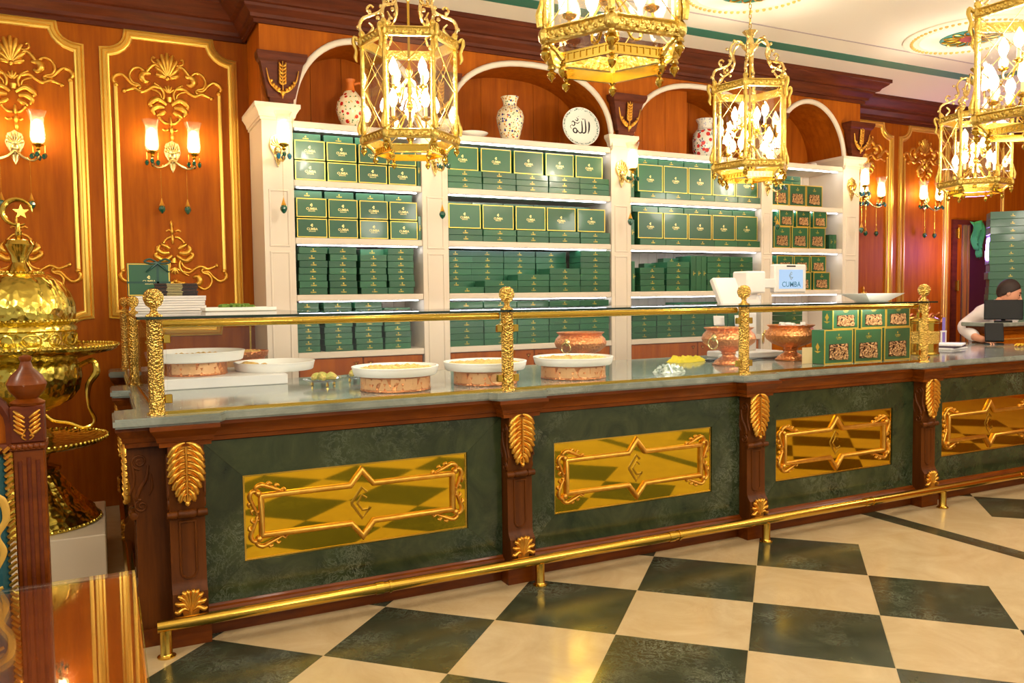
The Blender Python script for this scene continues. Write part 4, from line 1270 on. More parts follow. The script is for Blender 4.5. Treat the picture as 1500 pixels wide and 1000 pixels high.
# boxes with a window full of nuts
def nuts_mesh(w_, h_, n, r):
    mb = MB(); rnd = random.Random(3)
    for _ in range(n):
        mb.at(rnd.uniform(-w_/2, w_/2), rnd.uniform(-.004, .002), rnd.uniform(0, h_), rnd.uniform(0, 6), rnd.uniform(0, 6), rnd.uniform(0, 6)).ball((0, 0, 0), r*rnd.uniform(.8, 1.15), 6, 4, (1.5, .8, .8))
    return mb.mesh('nuts', 60)
NUT = mat('roasted_pistachio', (222, 176, 118), .5, rand=0, noise=(90, (132, 78, 40), .42, .6))
_nw = {}
def nut_box(x, y, z, w_, d_, h_, label, rz=0, tint=None):
    k = (w_, d_, h_)
    o = link('window_box', box_mesh(w_, d_, h_), None, None, (x, y, z), rz); setp(o, label, 'box', 'window boxes of nuts')
    if k not in _nw:
        ww, wh = w_*.68, h_*.46
        def ring(x0, x1, z0, z1, b): return [(x0, x1, z0, z0+b), (x0, x1, z1-b, z1), (x0, x0+b, z0+b, z1-b), (x1-b, x1, z0+b, z1-b)]
        bd = MB()
        for q in ring(-w_/2, w_/2, 0, h_, .008): bd.box(q[0], q[1], -.0015, .004, q[2], q[3])
        bd = bd.mesh('gold_edge', 0)
        win = MB().box(-ww/2, ww/2, -.001, .001, h_*.12, h_*.12+wh).mesh('window', 0)
        nm = nuts_mesh(ww*.95, wh*.97, 230, .0052)
        sd = MB().box(-w_/2-.0015, -w_/2+.001, .004, d_-.004, .004, h_-.004).mesh('side_panel', 0)
        sl = MB()
        for kk in range(3):
            sl.stroke(sp([(-.5, 0), (0, .4), (.5, 0)], 3), .3, .1) if False else None
        sl.add([(-w_/2-.003, d_*.5-.018, h_*.5), (-w_/2-.003, d_*.5, h_*.5+.03), (-w_/2-.003, d_*.5+.018, h_*.5), (-w_/2-.003, d_*.5, h_*.5-.03), (-w_/2-.003, d_*.5-.03, h_*.5-.03), (-w_/2-.003, d_*.5+.03, h_*.5-.03), (-w_/2-.003, d_*.5, h_*.5-.045)], [(0, 1, 2, 3), (4, 3, 5, 6)])
        sl = sl.mesh('side_logo', 0)
        _nw[k] = (bd, win, nm, sd, sl)
    bd, win, nm, sd, sl = _nw[k]
    link('gold_edge', bd, GOLDFOIL, o); link('window', win, WIN_M, o)
    n_ = link('nuts', nm, NUT, o, (0, -.003, h_*.12)); n_['kind'] = 'stuff'
    link('side_panel', sd, BOX_SIDE, o); link('side_logo', sl, GOLDFOIL, o)
    l = link('logo', LG_MID, None, o, (0, -.0018, h_*.76)); l.scale = (w_*3.2*.9, 1, w_*3.2*.9)
    return o
WIN_M = mat('dark_box_window', (60, 36, 20), .4)
# rightmost bay
for c in range(3):
    nut_box(6.40+c*.245, FY+.01, SHZ[3]+.0005, .235, .12, .225, 'nut window box, %s on the top shelf of rightmost bay' % ORD[c])
    nut_box(6.43+c*.255, FY+.01, SHZ[2]+.0005, .235, .12, .225, 'nut window box, %s in lower row, second shelf of rightmost bay' % ORD[c])
    nut_box(6.49+c*.245, FY+.012, SHZ[2]+.227, .20, .11, .175, 'smaller nut window box, %s in upper row, second shelf of rightmost bay' % ORD[c])
    nut_box(6.45+c*.28, FY+.01, SHZ[1]+.0005, .245, .12, .19, 'nut window box, %s in lower row, third shelf of rightmost bay' % ORD[c])
    nut_box(6.48+c*.245, FY+.02, SHZ[1]+.192, .225, .11, .175, 'nut window box, %s in upper row, third shelf of rightmost bay' % ORD[c])
for c in range(2):
    for k in range(2):
        flat_box(6.50+c*.26, FY+.2, SHZ[3]+.0005+.24+k*.055-.0, .25, .2, .053, 'pale flat box, %s column %s layer, top shelf of rightmost bay' % (ORD[c], ['lower', 'upper'][k]))
    flat_box(6.50+c*.26, FY+.2, SHZ[3]+.0005, .25, .2, .2395, 'deep green box hidden behind the nut boxes, %s, top shelf of rightmost bay' % ORD[c])
    up_box(7.17+c*.055, FY+.03, SHZ[2]+.0005, .048, .15, .16, 'small dark box standing at the right end, %s of two, second shelf' % ORD[c])
for k in range(4):
    flat_box(6.62, FY+.02, SHZ[0]+.0005+k*.062, .24, .2, .06, 'flat green box %s up in the lone stack, lowest shelf of rightmost bay' % ORD[k])

# ------------------------------------------------------------------ things in the arched niches
DK = 2.9605
def vase_pattern(name, base, spots):
    m = bpy.data.materials.new(name); m.use_nodes = True
    nt = m.node_tree; N = nt.nodes; L = nt.links; b = N['Principled BSDF']
    b.inputs['Roughness'].default_value = .2
    tc = N.new('ShaderNodeTexCoord'); last = None
    for sc, rgb, th, off in spots:
        mp = N.new('ShaderNodeMapping'); mp.inputs['Location'].default_value = (off, off*1.7, off*.6); L.new(tc.outputs['Object'], mp.inputs[0])
        v = N.new('ShaderNodeTexVoronoi'); v.inputs['Scale'].default_value = sc; L.new(mp.outputs[0], v.inputs['Vector'])
        lt = N.new('ShaderNodeMath'); lt.operation = 'LESS_THAN'; lt.inputs[1].default_value = th; L.new(v.outputs['Distance'], lt.inputs[0])
        mx = N.new('ShaderNodeMix'); mx.data_type = 'RGBA'; L.new(lt.outputs[0], mx.inputs[0])
        if last: L.new(last, mx.inputs[6])
        else: mx.inputs[6].default_value = (*lin(base), 1)
        mx.inputs[7].default_value = (*lin(rgb), 1); last = mx.outputs[2]
    L.new(last, b.inputs['Base Color'])
    return m
PAT1 = vase_pattern('floral_ceramic_red', (236, 216, 180), [(34, (70, 120, 60), .24, 3), (20, (190, 40, 30), .34, 7), (40, (220, 160, 40), .2, 11)])
PAT2 = vase_pattern('floral_ceramic_white', (240, 226, 190), [(40, (52, 110, 60), .25, 2), (26, (60, 60, 130), .26, 9), (34, (214, 150, 40), .27, 5), (30, (180, 50, 40), .18, 13)])
PAT3 = vase_pattern('floral_ceramic_blue', (232, 226, 212), [(30, (70, 120, 80), .25, 4), (16, (206, 60, 50), .34, 1), (34, (60, 80, 140), .24, 8)])
jg = thing('ceramic_jug', 'orange-necked jug painted with red flowers in the leftmost arch', 'jug', (1.855, 6.58, DK))
obj('jug_body', MB().lathe([(.0, 0), (.06, 0), (.065, .01), (.10, .08), (.118, .15), (.105, .22), (.07, .27), (.045, .30)], 24), PAT1, jg)
OR = mat('orange_glaze', (206, 110, 40), .25)
obj('neck', MB().lathe([(.046, .295), (.032, .33), (.03, .37), (.04, .385), (.042, .395), (.028, .39)], 18), OR, jg)
obj('handle', MB().tube(sp([(.03, 0, .36), (.08, 0, .375), (.11, 0, .33), (.108, 0, .27), (.095, 0, .225)], 4), .011, 8), OR, jg)
v = thing('painted_vase', 'white vase painted with blue and yellow tulips in the second arch', 'vase', (3.31, 6.60, DK))
obj('vase_body', MB().lathe([(0, 0), (.075, 0), (.078, .01), (.09, .06), (.118, .17), (.125, .225), (.11, .275), (.075, .31), (.06, .325), (.062, .35), (.072, .385), (.082, .40), (.07, .40), (.055, .35)], 26), PAT2, v)
v = thing('painted_vase', 'tall vase with red flowers and blue neck in the third arch', 'vase', (5.62, 6.72, DK))
obj('vase_body', MB().lathe([(0, 0), (.09, 0), (.10, .02), (.128, .12), (.132, .22), (.12, .28), (.09, .315)], 26), PAT3, v)
obj('neck', MB().lathe([(.092, .313), (.075, .33), (.072, .38), (.09, .41), (.095, .425), (.085, .425), (.068, .39)], 24), mat('blue_banded_glaze', (224, 216, 200), .25, noise=(60, (70, 90, 150), .55, .6)), v)
# calligraphy plate leaning on the niche
pl = thing('calligraphy_plate', 'round white plate with black calligraphy and floral rim', 'plate', (4.0, 6.50, DK), 0)
pl.rotation_euler = (radians(-10), 0, radians(-8))
CP = mat('white_glazed_ceramic', (234, 230, 220), .2)
pd = MB()
pd.M = Matrix.Translation((0, 0, .185)) @ Matrix.Rotation(pi/2, 4, 'X')
pd.lathe([(0, -.012), (.10, -.012), (.16, .0), (.185, .012), (.183, .018), (.155, .008), (.10, -.002), (0, -.002)], 40)
obj('plate_disc', pd, CP, pl)
pd = MB(); pd.M = Matrix.Translation((0, -.0005, .185)) @ Matrix.Rotation(pi/2, 4, 'X')
pd.lathe([(.176, .0165), (.158, .0098)], 40, cap=False)
obj('rim_band', pd, vase_pattern('rim_florals', (214, 220, 210), [(60, (40, 90, 80), .34, 2), (90, (30, 40, 40), .26, 6)]), pl)
INK = mat('black_calligraphy_ink', (22, 22, 24), .4)
ca = MB().at(0, .002, .185)
CS = [([(.085, .095), (.09, .04), (.083, -.02), (.07, -.06)], [.008, .018, .016, .004]),
      ([(.05, .08), (.052, .0), (.045, -.045), (.02, -.055), (.012, -.03)], [.008, .016, .015, .012, .006]),
      ([(.015, .06), (.016, -.01), (.008, -.048), (-.015, -.055), (-.03, -.035)], [.008, .015, .014, .012, .006]),
      ([(-.03, -.03), (-.045, -.055), (-.07, -.05), (-.075, -.025), (-.055, -.012), (-.04, -.03), (-.05, -.06)], [.008, .013, .014, .012, .012, .008]),
      ([(-.085, .04), (-.07, .055), (-.055, .03), (-.07, .01), (-.088, .025)], [.006, .010, .012, .009, .005]),
      ([(-.05, .07), (-.03, .06), (-.02, .075), (-.035, .09)], [.005, .010, .009, .005]),
      ([(-.02, .10), (.02, .112), (.055, .105)], [.004, .009, .004]), ([(-.09, -.02), (-.105, .0), (-.09, .015)], [.004, .008, .005]),
      ([(-.06, .05), (-.03, .035), (-.005, .05)], [.004, .008, .005]), ([(.02, .085), (.03, .075), (.04, .085)], [.004, .007, .004])]
for pts, wd in CS: ca.stroke(sp(pts, 5), wd, .0012, 4)
obj('calligraphy', ca, INK, pl, smooth=0)
setp(obj('white_dish', MB().lathe([(0, 0), (.05, 0), (.06, .01), (.13, .035), (.14, .045), (.13, .042), (.06, .018), (0, .015)], 28, (2.92, 6.56, DK)), WHITE), 'shallow white dish lying in the second arch behind a lantern', 'dish')
sbx = MB().lathe([(0, 0), (.03, 0), (.034, .03), (.02, .04), (0, .042)], 14, (6.98, 6.55, DK))
setp(obj('small_lamp', sbx, WHITE_P), 'tiny white round fitting on the deck of the rightmost arch', 'fitting')
# ------------------------------------------------------------------ trays of baklava on the counter
TZ = CTZ+.0005
PASTRY = mat('golden_baklava', (226, 184, 96), .45, noise=(40, (180, 120, 46), .45, .75), bump=(60, .5))
PASTRY_G = mat('pistachio_pastry', (160, 160, 62), .6, noise=(40, (206, 176, 90), .4, .6))
def bent_text(body, r, z, size, a_c, ext=.002, stretch=1.0):
    V, F = text_mesh(body, size, ext, .01)
    out = []
    for x, y, d in V:
        a = a_c+x*stretch/r
        rr = r+d
        out.append((rr*sin(a), -rr*cos(a), z+y))
    return MB().add(out, F)
def copper_ring(x, y, z, r, h, words, label, aim=0):
    t = thing('copper_tray_stand', label, 'tray stand', (x, y, z), 0, 'embossed copper tray stands')
    obj('ring', MB().lathe([(r-.012, 0), (r, 0), (r+.004, .006), (r, .012), (r, h-.012), (r+.004, h-.006), (r, h), (r-.012, h)], 48, cap=False), COPPER, t)
    obj('lettering', bent_text(words, r, h*.5, h*.72, aim, .004, 1.05), COPPER_T, t, smooth=0)
    return t
def round_tray(x, y, z, r, label, h=.05, m=None):
    o = obj('round_tray', MB().lathe([(0, 0), (r*.93, 0), (r*.955, .006), (r*.985, h-.016), (r*.99, h-.008), (r, h-.006), (r, h), (r-.012, h), (r*.945, h-.014), (r*.93, .012), (0, .010)], 48), m or WHITE, None, (x, y, z))
    return setp(o, label, 'tray', 'white round trays')
def baklava(x, y, z, r, label, m=None, n=7, frac=1.0):
    rnd = random.Random(int(x*100)); mb = MB()
    step = r/n
    for i in range(-n, n+1):
        for j in range(-n, n+1):
            px, py = i*step, j*step
            if px*px+py*py > (r*.93)**2 or rnd.random() > frac: continue
            hh = rnd.uniform(.016, .026)
            mb.at(px, py, 0, rnd.uniform(-.15, .15)).prism([(-step*.47, -step*.3), (0, -step*.48), (step*.47, -step*.3), (step*.47, step*.3), (0, step*.48), (-step*.47, step*.3)], 0, hh*.7, 'xy')
            mb.add([(-step*.47, -step*.3, hh*.7), (0, -step*.48, hh*.7), (step*.47, -step*.3, hh*.7), (step*.47, step*.3, hh*.7), (0, step*.48, hh*.7), (-step*.47, step*.3, hh*.7), (0, 0, hh)], [(0, 1, 6), (1, 2, 6), (2, 3, 6), (3, 4, 6), (4, 5, 6), (5, 0, 6)])
    o = obj('baklava', mb, m or PASTRY, None, (x, y, z), smooth=0); return setp(o, label, 'pastry', None, 'stuff')
TR = [(1.47, 4.42, .196, 'CUMBA BAKLAVA', 'left of the middle brass post', .245), (2.04, 4.44, .188, 'BAKLAVA CUMBA', 'behind the second brass post', .25), (2.66, 4.45, .205, 'BAKLAVA CUMBA', 'in front of the copper bowl', .255)]
for x, y, r, wd, lab, tr in TR:
    copper_ring(x, y, TZ, r, .085, wd, 'copper ring stand embossed with letters, '+lab, -atan2(x, y)*1.0)
    round_tray(x, y, TZ+.0855, tr, 'white round tray on a copper stand, '+lab)
    baklava(x, y, TZ+.0855+.0105+.012, tr*.9, 'golden baklava filling the white tray '+lab)
# display riser at the left end
rs = obj('display_riser', MB().cham(.25, 1.0, 5.08, 5.78, 0, .062, .004), WHITE_P, None, (0, 0, TZ)); setp(rs, 'white display riser board at the left end of the case', 'riser')
RZ2 = TZ+.0625
copper_ring(.50, 5.36, RZ2, .182, .085, 'BAKLAVA', 'copper ring stand embossed BAKLAVA at the left end of the case', -.12)
round_tray(.50, 5.36, RZ2+.0855, .29, 'wide white tray on the BAKLAVA copper stand', .06)
baklava(.50, 5.36, RZ2+.0855+.0165, .235, 'golden baklava in the wide tray at the left end')
round_tray(.985, 5.42, RZ2, .255, 'white tray with a few golden rolls, right end of the riser', .055)
rnd = random.Random(4)
for k in range(6):
    a = pi*.75+k*.38; x = .90+.10*cos(a)+.03*(k % 2); y = 5.40+.11*sin(a)
    mb = MB().tube(sp([(-.045, 0, .012), (-.02, .012, .022), (.02, .012, .022), (.045, 0, .012)], 4), [.010, .019, .021, .019, .010], 8)
    setp(obj('pastry_roll', mb, PASTRY, None, (x, y, RZ2+.014), a), 'curved golden pastry roll, %s in the right riser tray' % ORD[k], 'pastry', 'golden pastry rolls')
round_tray(.40, 6.0, TZ, .27, 'white tray at the far left on the worktop behind the riser', .06)
copper_ring(.87, 6.12, TZ, .17, .11, 'BAKLAVA', 'copper ring stand behind the riser near the wall', -.1)
round_tray(.80, 5.96-.12, TZ+.0, .001, 'x') if False else None
copper_bowl_m = None
# tray on the rear copper ring
round_tray(.87, 6.12, TZ+.111, .2, 'shallow tray on the rear copper stand near the wall', .04, COPPER)
baklava(.87, 6.12, TZ+.13, .16, 'golden pastry in the shallow rear tray')

# small glass plates of green pastries
for k, (x, y) in enumerate(((1.165, 4.83), (1.42, 4.93))):
    pt = thing('footed_plate', ['small clear footed plate of green pastries near the riser', 'small clear footed plate half hidden by the first tray'][k], 'plate', (x, y, TZ), 0, 'small footed glass plates')
    obj('plate_dish', MB().lathe([(0, .026), (.08, .026), (.12, .036), (.128, .042), (.122, .042), (.08, .031), (0, .031)], 28), glass('plate_glass', (.95, .98, .96), .12), pt)
    for q in range(3):
        a = q*2*pi/3+.5
        obj('foot', MB().lathe([(.006, 0), (.009, .004), (.005, .026)], 8, (.075*cos(a), .075*sin(a), 0)), BRASS, pt)
    for q in range(5):
        a = q*2*pi/5+.3
        mb = MB().tube(sp([(-.032, 0, 0), (0, .006, .012), (.034, 0, 0)], 4), [.010, .021, .023, .012], 8)
        setp(obj('green_pastry', mb, PASTRY_G, None, (x+.05*cos(a), y+.045*sin(a), TZ+.048), a+1), 'green pistachio pastry, %s on the %s glass plate' % (ORD[q], ['left', 'right'][k]), 'pastry', 'green pistachio pastries')

# footed copper bowls with ring handles
def copper_bowl(x, y, z, s, label, rz):
    t = thing('copper_bowl', label, 'bowl', (x, y, z), rz, 'footed copper bowls')
    t.scale = (s, s, s)
    obj('bowl', MB().lathe([(.045, .09), (.06, .10), (.14, .13), (.185, .165), (.195, .195), (.185, .225), (.165, .245), (.158, .255), (.175, .268), (.18, .274), (.165, .27), (.15, .255), (.165, .235), (.178, .2), (.16, .16), (.0, .12)], 40), COPPER, t)
    obj('foot', MB().lathe([(0, 0), (.115, 0), (.118, .008), (.105, .016), (.10, .028), (.075, .045), (.05, .06), (.045, .075), (.055, .085), (.05, .095)], 32), COPPER, t)
    for sg in (-1, 1):
        lh = obj('handle_boss', MB().ball((sg*.19, 0, .205), .024, 10, 8, (.7, 1, 1.2)), PALE_GOLD, t)
        obj('ring_handle', MB().tube([(sg*.207, .038*cos(a), .165+.04*sin(a)) for a in [2*pi*i/18 for i in range(18)]], .005, 6, closed=True), PALE_GOLD, lh)
copper_bowl(3.02, 4.95, TZ, .95, 'copper bowl with ring handles behind the third tray', .5)
copper_bowl(4.085, 4.62, TZ, 1.0, 'footed copper bowl behind the third brass post', .3)
copper_bowl(4.76, 4.68, TZ, 1.0, 'footed copper bowl beside the stacked nut boxes', -.9)
tw = MB()
for k in range(26):
    a = random.uniform(0, 6.28); q = random.uniform(0, .12)
    tw.at(4.76+q*cos(a), 4.68+q*sin(a), TZ+.25+random.uniform(0, .03), random.uniform(0, 6), random.uniform(0, 3)).cham(-.02, .02, -.014, .014, -.01, .01, .003)
tw.M = Matrix.Identity(4)
setp(obj('wrapped_sweets', tw, mat('white_wrapper', (232, 226, 222), .4)), 'heap of white wrapped sweets in the right copper bowl', 'sweets', None, 'stuff')
# yellow cloth, clear bag, card
def crumple(nx, ny, sx, sy, hgt, seed, n=1):
    rnd = random.Random(seed); mb = MB(); ph = [rnd.uniform(0, 6) for _ in range(6)]
    vs_ = []
    for i in range(nx+1):
        for j in range(ny+1):
            u, v_ = i/nx, j/ny
            e = min(1, min(u, 1-u, v_, 1-v_)*7)
            z = hgt*e*(.55+.22*sin(u*17+ph[0]+v_*5)+.16*sin(v_*23+ph[1]+u*9)+.12*sin((u+v_)*31+ph[2]))
            vs_.append(((u-.5)*sx*(1+.06*sin(v_*9+ph[3])), (v_-.5)*sy*(1+.08*sin(u*8+ph[4])), max(.001, z)))
    m_ = ny+1
    mb.add(vs_, [(i*m_+j, (i+1)*m_+j, (i+1)*m_+j+1, i*m_+j+1) for i in range(nx) for j in range(ny)])
    nb_ = len(mb.v)
    mb.add([(x, y, 0) for x, y, z in vs_], [(i*m_+j, i*m_+j+1, (i+1)*m_+j+1, (i+1)*m_+j) for i in range(nx) for j in range(ny)])
    rim = [i*m_ for i in range(nx+1)]+[nx*m_+j for j in range(1, m_)]+[i*m_+ny for i in range(nx-1, -1, -1)]+[j for j in range(ny-1, 0, -1)]
    mb.f += [(rim[i], rim[(i+1) % len(rim)], nb_+rim[(i+1) % len(rim)], nb_+rim[i]) for i in range(len(rim))]
    return mb
setp(obj('yellow_cloth', crumple(24, 12, .30, .16, .05, 2), mat('yellow_microfibre', (224, 208, 30), .9), None, (4.02, 5.02, TZ), .1, smooth=60), 'folded bright yellow cloth on the worktop', 'cloth')
setp(obj('plastic_packet', crumple(20, 12, .20, .12, .06, 9), mat('clear_film_packet', (196, 206, 192), .12, 0, .8, noise=(26, (90, 110, 90), .45, .6), coat=1), None, (3.38, 4.40, TZ), .15, smooth=20), 'crumpled clear packet lying near the front glass', 'packet')
cdm = obj('price_card', MB().cham(-.045, .045, -.002, .002, 0, .12, .001), mat('kraft_card', (206, 178, 128), .7), None, (4.60, 4.36, TZ), -.2); setp(cdm, 'blank tan card standing beside the nut boxes', 'card')

# nut boxes on the counter
for c in range(3):
    nut_box((4.785, 5.095, 5.412)[c], 4.24, TZ, .29, .12, .25, 'nut window box, %s of three on the worktop' % ORD[c])
for c in range(3):
    nut_box((4.87, 5.165, 5.435)[c], 4.255, TZ+.2505, .265, .10, .175, 'smaller nut window box, %s of three stacked above the worktop row' % ORD[c])

# brass jar beside the last post
jr = thing('brass_jar', 'cylindrical engraved brass jar with a domed lid at the end of the case', 'jar', (6.06, 4.52, TZ))
obj('jar_body', MB().lathe([(0, 0), (.135, 0), (.14, .008), (.13, .02), (.13, .255), (.136, .262), (.136, .27)], 36), BRASS, jr)
obj('engraved_band', MB().lathe([(.131, .09), (.134, .094), (.134, .19), (.131, .194)], 36, cap=False), BRASS_ENG, jr)
obj('lid', MB().lathe([(.138, .27), (.14, .278), (.13, .292), (.09, .308), (.0, .315)], 36), BRASS, jr)
rg = MB().tube([(.05*cos(a), .03*sin(a)*.6, .012+.0*a) for a in [2*pi*i/18 for i in range(18)]], .011, 8, closed=True)
setp(obj('brass_napkin_ring', rg, BRASS, None, (5.62, 4.16, TZ+.0), .2), 'small brass ring lying at the foot of the last post', 'ring')

# things on the glass top
GT = CTZ+GZ+.0125
for k in range(6):
    setp(obj('serving_tray', MB().cham(-.23, .23, -.17, .17, 0, .006, .002).box(-.24, .24, -.18, -.168, .002, .017).box(-.24, .24, .168, .18, .002, .017).box(-.24, -.228, -.168, .168, .002, .017).box(.228, .24, -.168, .168, .002, .017), WHITE_P, None, (.41+J(.006), 6.3+J(.006), GT+k*.0172), J(.02)), 'flat white serving tray, %s from the bottom of the pile on the glass' % ORD[k], 'tray', 'pile of flat serving trays')
ZP = GT+6*.0172+.001
bx = big_box(.30, 6.36, ZP, .28, .10, .235, 'green gift box with a dark ribbon standing on the pile of trays')
RB = mat('emerald_satin_ribbon', (12, 70, 58), .35)
rb = MB()
rb.box(-.142, .142, -.003, .103, .09, .104); rb.box(.05, .066, -.003, .103, -.001, .237)
for sg in (1, -1):
    rb.tube(sp([(.058, -.005, .237), (.058+sg*.05, -.01, .262), (.058+sg*.085, -.012, .245), (.058+sg*.05, -.012, .232), (.058, -.005, .237)], 4), .007, 6, flat=2)
    rb.tube(sp([(.058, -.008, .235), (.058+sg*.04, -.014, .20), (.058+sg*.075, -.012, .17)], 4), [.008, .008, .005], 6, flat=1.6)
obj('ribbon', rb, RB, bx)
for k in range(8):
    q = setp(obj('chocolate_bar', MB().cham(-.14, .14, -.05, .05, 0, .0105, .002), mat('dark_wrapper_%d' % k, (62, 36, 24) if k % 2 else (40, 30, 24), .3), None, (.46+J(.008), 6.20+J(.004), ZP+k*.0155+(0)), J(.05)), 'thin dark packet, %s from the bottom of the little pile' % ORD[k], 'packet', 'thin dark packets on the trays')
    obj('gold_edge', MB().box(-.06, .04, -.0506, -.0495, .004, .0068), GOLDFOIL_P, q)
    if k: q.location.z = ZP+k*.0108
tp = obj('glass_top_tray', MB().cham(-.21, .21, -.14, .14, 0, .012, .004).box(-.215, .215, -.145, -.137, .004, .024).box(-.215, .215, .137, .145, .004, .024).box(-.215, -.207, -.137, .137, .004, .024).box(.207, .215, -.137, .137, .004, .024), WHITE, None, (.78, 5.5, GT)); setp(tp, 'rectangular white tray with green pastries on the glass top', 'tray')
gp = MB()
for k in range(26):
    gp.at(.77+random.uniform(-.09, .09), 5.5+random.uniform(-.07, .07), GT+.024+random.uniform(0, .01), random.uniform(0, 6), random.uniform(0, 3)).cham(-.022, .022, -.013, .013, -.011, .011, .003)
gp.M = Matrix.Identity(4)
setp(obj('pistachio_sweets', gp, mat('pistachio_green', (96, 130, 40), .7)), 'small heap of green pistachio sweets on the white tray', 'sweets', None, 'stuff')
bw_ = MB()
def sqr(a, b, z): return [(-a, -b, z), (a, -b, z), (a, b, z), (-a, b, z)]
rows = [sqr(.10, .06, 0), sqr(.108, .066, .004), sqr(.205, .12, .056), sqr(.212, .126, .062), sqr(.205, .12, .062), sqr(.104, .062, .010)]
for a, b in zip(rows, rows[1:]):
    bw_.add(a+b, [(i, (i+1) % 4, 4+(i+1) % 4, 4+i) for i in range(4)])
bw_.add(rows[0], [(3, 2, 1, 0)]); bw_.add(rows[-1], [(0, 1, 2, 3)])
setp(obj('square_bowl', bw_, WHITE, None, (5.32, 4.40, GT), smooth=20), 'flared white square bowl on the right end of the glass top', 'bowl')

# ------------------------------------------------------------------ till
ps = thing('cash_register', 'white cash register with two screens behind the counter glass', 'cash register', (4.75, 5.12, TZ), 0)
obj('base', MB().cham(-.30, .22, -.16, .18, 0, .05, .008), WHITE_P, ps)
obj('column', MB().cham(-.07, .05, -.03, .05, .05, .56, .008), WHITE_P, ps)
sc_ = MB().at(-.12, .02, .50, 0, radians(-28)).cham(-.21, .21, -.03, .03, -.13, .16, .012)
obj('screen_housing', sc_, WHITE_P, ps)
obj('printer', MB().cham(-.10, .10, -.08, .10, .52, .70, .012), WHITE_P, ps)
obj('screen_arm', MB().at(.1, .0, .6).cham(0, .24, -.03, .03, -.04, .04, .008), WHITE_P, ps)
dsp = obj('customer_display', MB().cham(.24, .60, -.035, .03, .52, .76, .012), WHITE_P, ps)
DSP = emis('customer_screen_glow', (186, 214, 244), 1.1)
obj('screen', MB().box(.285, .555, -.037, -.034, .555, .715), DSP, dsp)
V, F = text_mesh('CUMBA', .062, 0, .001)
lt_ = MB().add([(x+.42, -.0385, y+.59) for x, y, z in V], F)
lt_.stroke([(.44+.0, .70), (.42, .715), (.385, .675), (.385, .67), (.42, .632), (.45, .655)], .008, .0005, 3) if False else None
e_ = MB().at(.42, -.038, .663); emblem(e_, .034, .007, .0005)
obj('screen_lettering', lt_, mat('screen_blue_print', (70, 130, 170), .5), dsp, smooth=0)
obj('screen_emblem', e_, mat('screen_grey_print', (120, 140, 150), .5), dsp, smooth=0)
obj('display_slot', MB().box(.37, .47, -.037, -.034, .738, .75), BLACK, dsp)
kb = setp(obj('card_terminal', MB().at(0, 0, 0).cham(-.05, .05, -.09, .09, .0, .035, .008).at(0, .02, .03, 0, radians(35)).cham(-.05, .05, -.05, .05, 0, .05, .006), WHITE_P, None, (4.42, 4.98, TZ)), 'small pale card terminal beside the cash register', 'terminal')
cb_ = setp(obj('black_cable', MB().tube(sp([(4.28, 4.95, TZ+.006), (4.45, 4.80, TZ+.006), (4.62, 4.86, TZ+.006), (4.82, 4.80, TZ+.006), (4.9, 4.95, TZ+.006)], 6), .005, 6), BLACK), 'black cable curling across the worktop by the till', 'cable')
ph_ = setp(obj('phone', MB().cham(-.07, .07, -.035, .035, 0, .012, .003), BLACK, None, (4.22, 4.96, TZ), .2), 'black phone lying next to the yellow cloth', 'phone')

# ------------------------------------------------------------------ right end: desk, papers, boxes
for k, (c, dy) in enumerate((((226, 220, 222), 0), ((60, 40, 60), .01), ((232, 228, 230), .0))):
    setp(obj('ledger', MB().cham(-.16, .16, -.11, .11, 0, .016, .002), mat('ledger_%d' % k, c, .6), None, (6.78+.02*k, 4.80+dy, TZ+k*.0165), .2+.15*k), ['white ledger at the bottom of the small pile by the jar', 'dark folder in the middle of the small pile by the jar', 'white notebook on top of the small pile by the jar'][k], 'book', 'small pile of books')
hd = thing('pen_stand', 'small metal stand with a violet card behind the ledgers', 'stand', (7.15, 5.1, TZ))
obj('stand', MB().tube([(-.03, 0, 0), (-.03, 0, .14)], .008, 6).tube([(.03, 0, 0), (.03, 0, .14)], .008, 6).box(-.06, .06, -.04, .04, 0, .01).box(-.04, .04, -.006, .006, .13, .145), WHITE_P, hd)
obj('card', MB().box(-.02, .02, -.004, .0, .02, .27), mat('violet_card', (130, 110, 190), .5), hd)
dk = thing('reception_desk', 'raised wooden reception desk with marble top at the right edge', 'desk', (8.49, 5.20, 0))
obj('desk_body', MB().box(-.62, .9, -.16, .10, 0, 1.22), WOOD, dk)
obj('desk_moulding', MB().box(-.64, .92, -.18, .12, 1.16, 1.20).box(-.66, .94, -.20, .14, 1.20, 1.235), WOOD_RED, dk)
obj('desk_gilt_line', MB().box(-.625, .9, -.166, -.158, 1.10, 1.115), GOLD_TRIM, dk)
obj('desk_top', MB().cham(-.70, .98, -.24, .17, 1.235, 1.275, .008), MARBLE_TOP, dk)
def monitor(x, y, z, rz, rx, w_, h_, label, lift=.02):
    t = thing('monitor', label, 'monitor', (x, y, z), rz, 'black monitors')
    obj('screen_panel', MB().at(0, 0, lift+h_/2, 0, rx).cham(-w_/2, w_/2, -.015, .015, -h_/2, h_/2, .006), BLACK, t)
    obj('stand', MB().cham(-.02, .02, .016, .04, .01, .12, .004).cham(-.08, .08, -.05, .07, 0, .012, .004), BLACK, t)
monitor(8.12, 5.14, 1.2755, radians(-58), radians(-10), .34, .20, 'black monitor on the raised desk, hiding the face of the seated person')
monitor(7.70, 4.96, TZ, radians(-50), radians(-24), .16, .19, 'black tablet screen leaning beside the white sleeve')
yf = MB()
for k in range(7):
    a = k*.9
    yf.tube(sp([(0, 0, .008), (.03*cos(a), .02*sin(a), .02), (.06*cos(a), .035*sin(a), .008)], 3), [.006, .012, .003], 6)
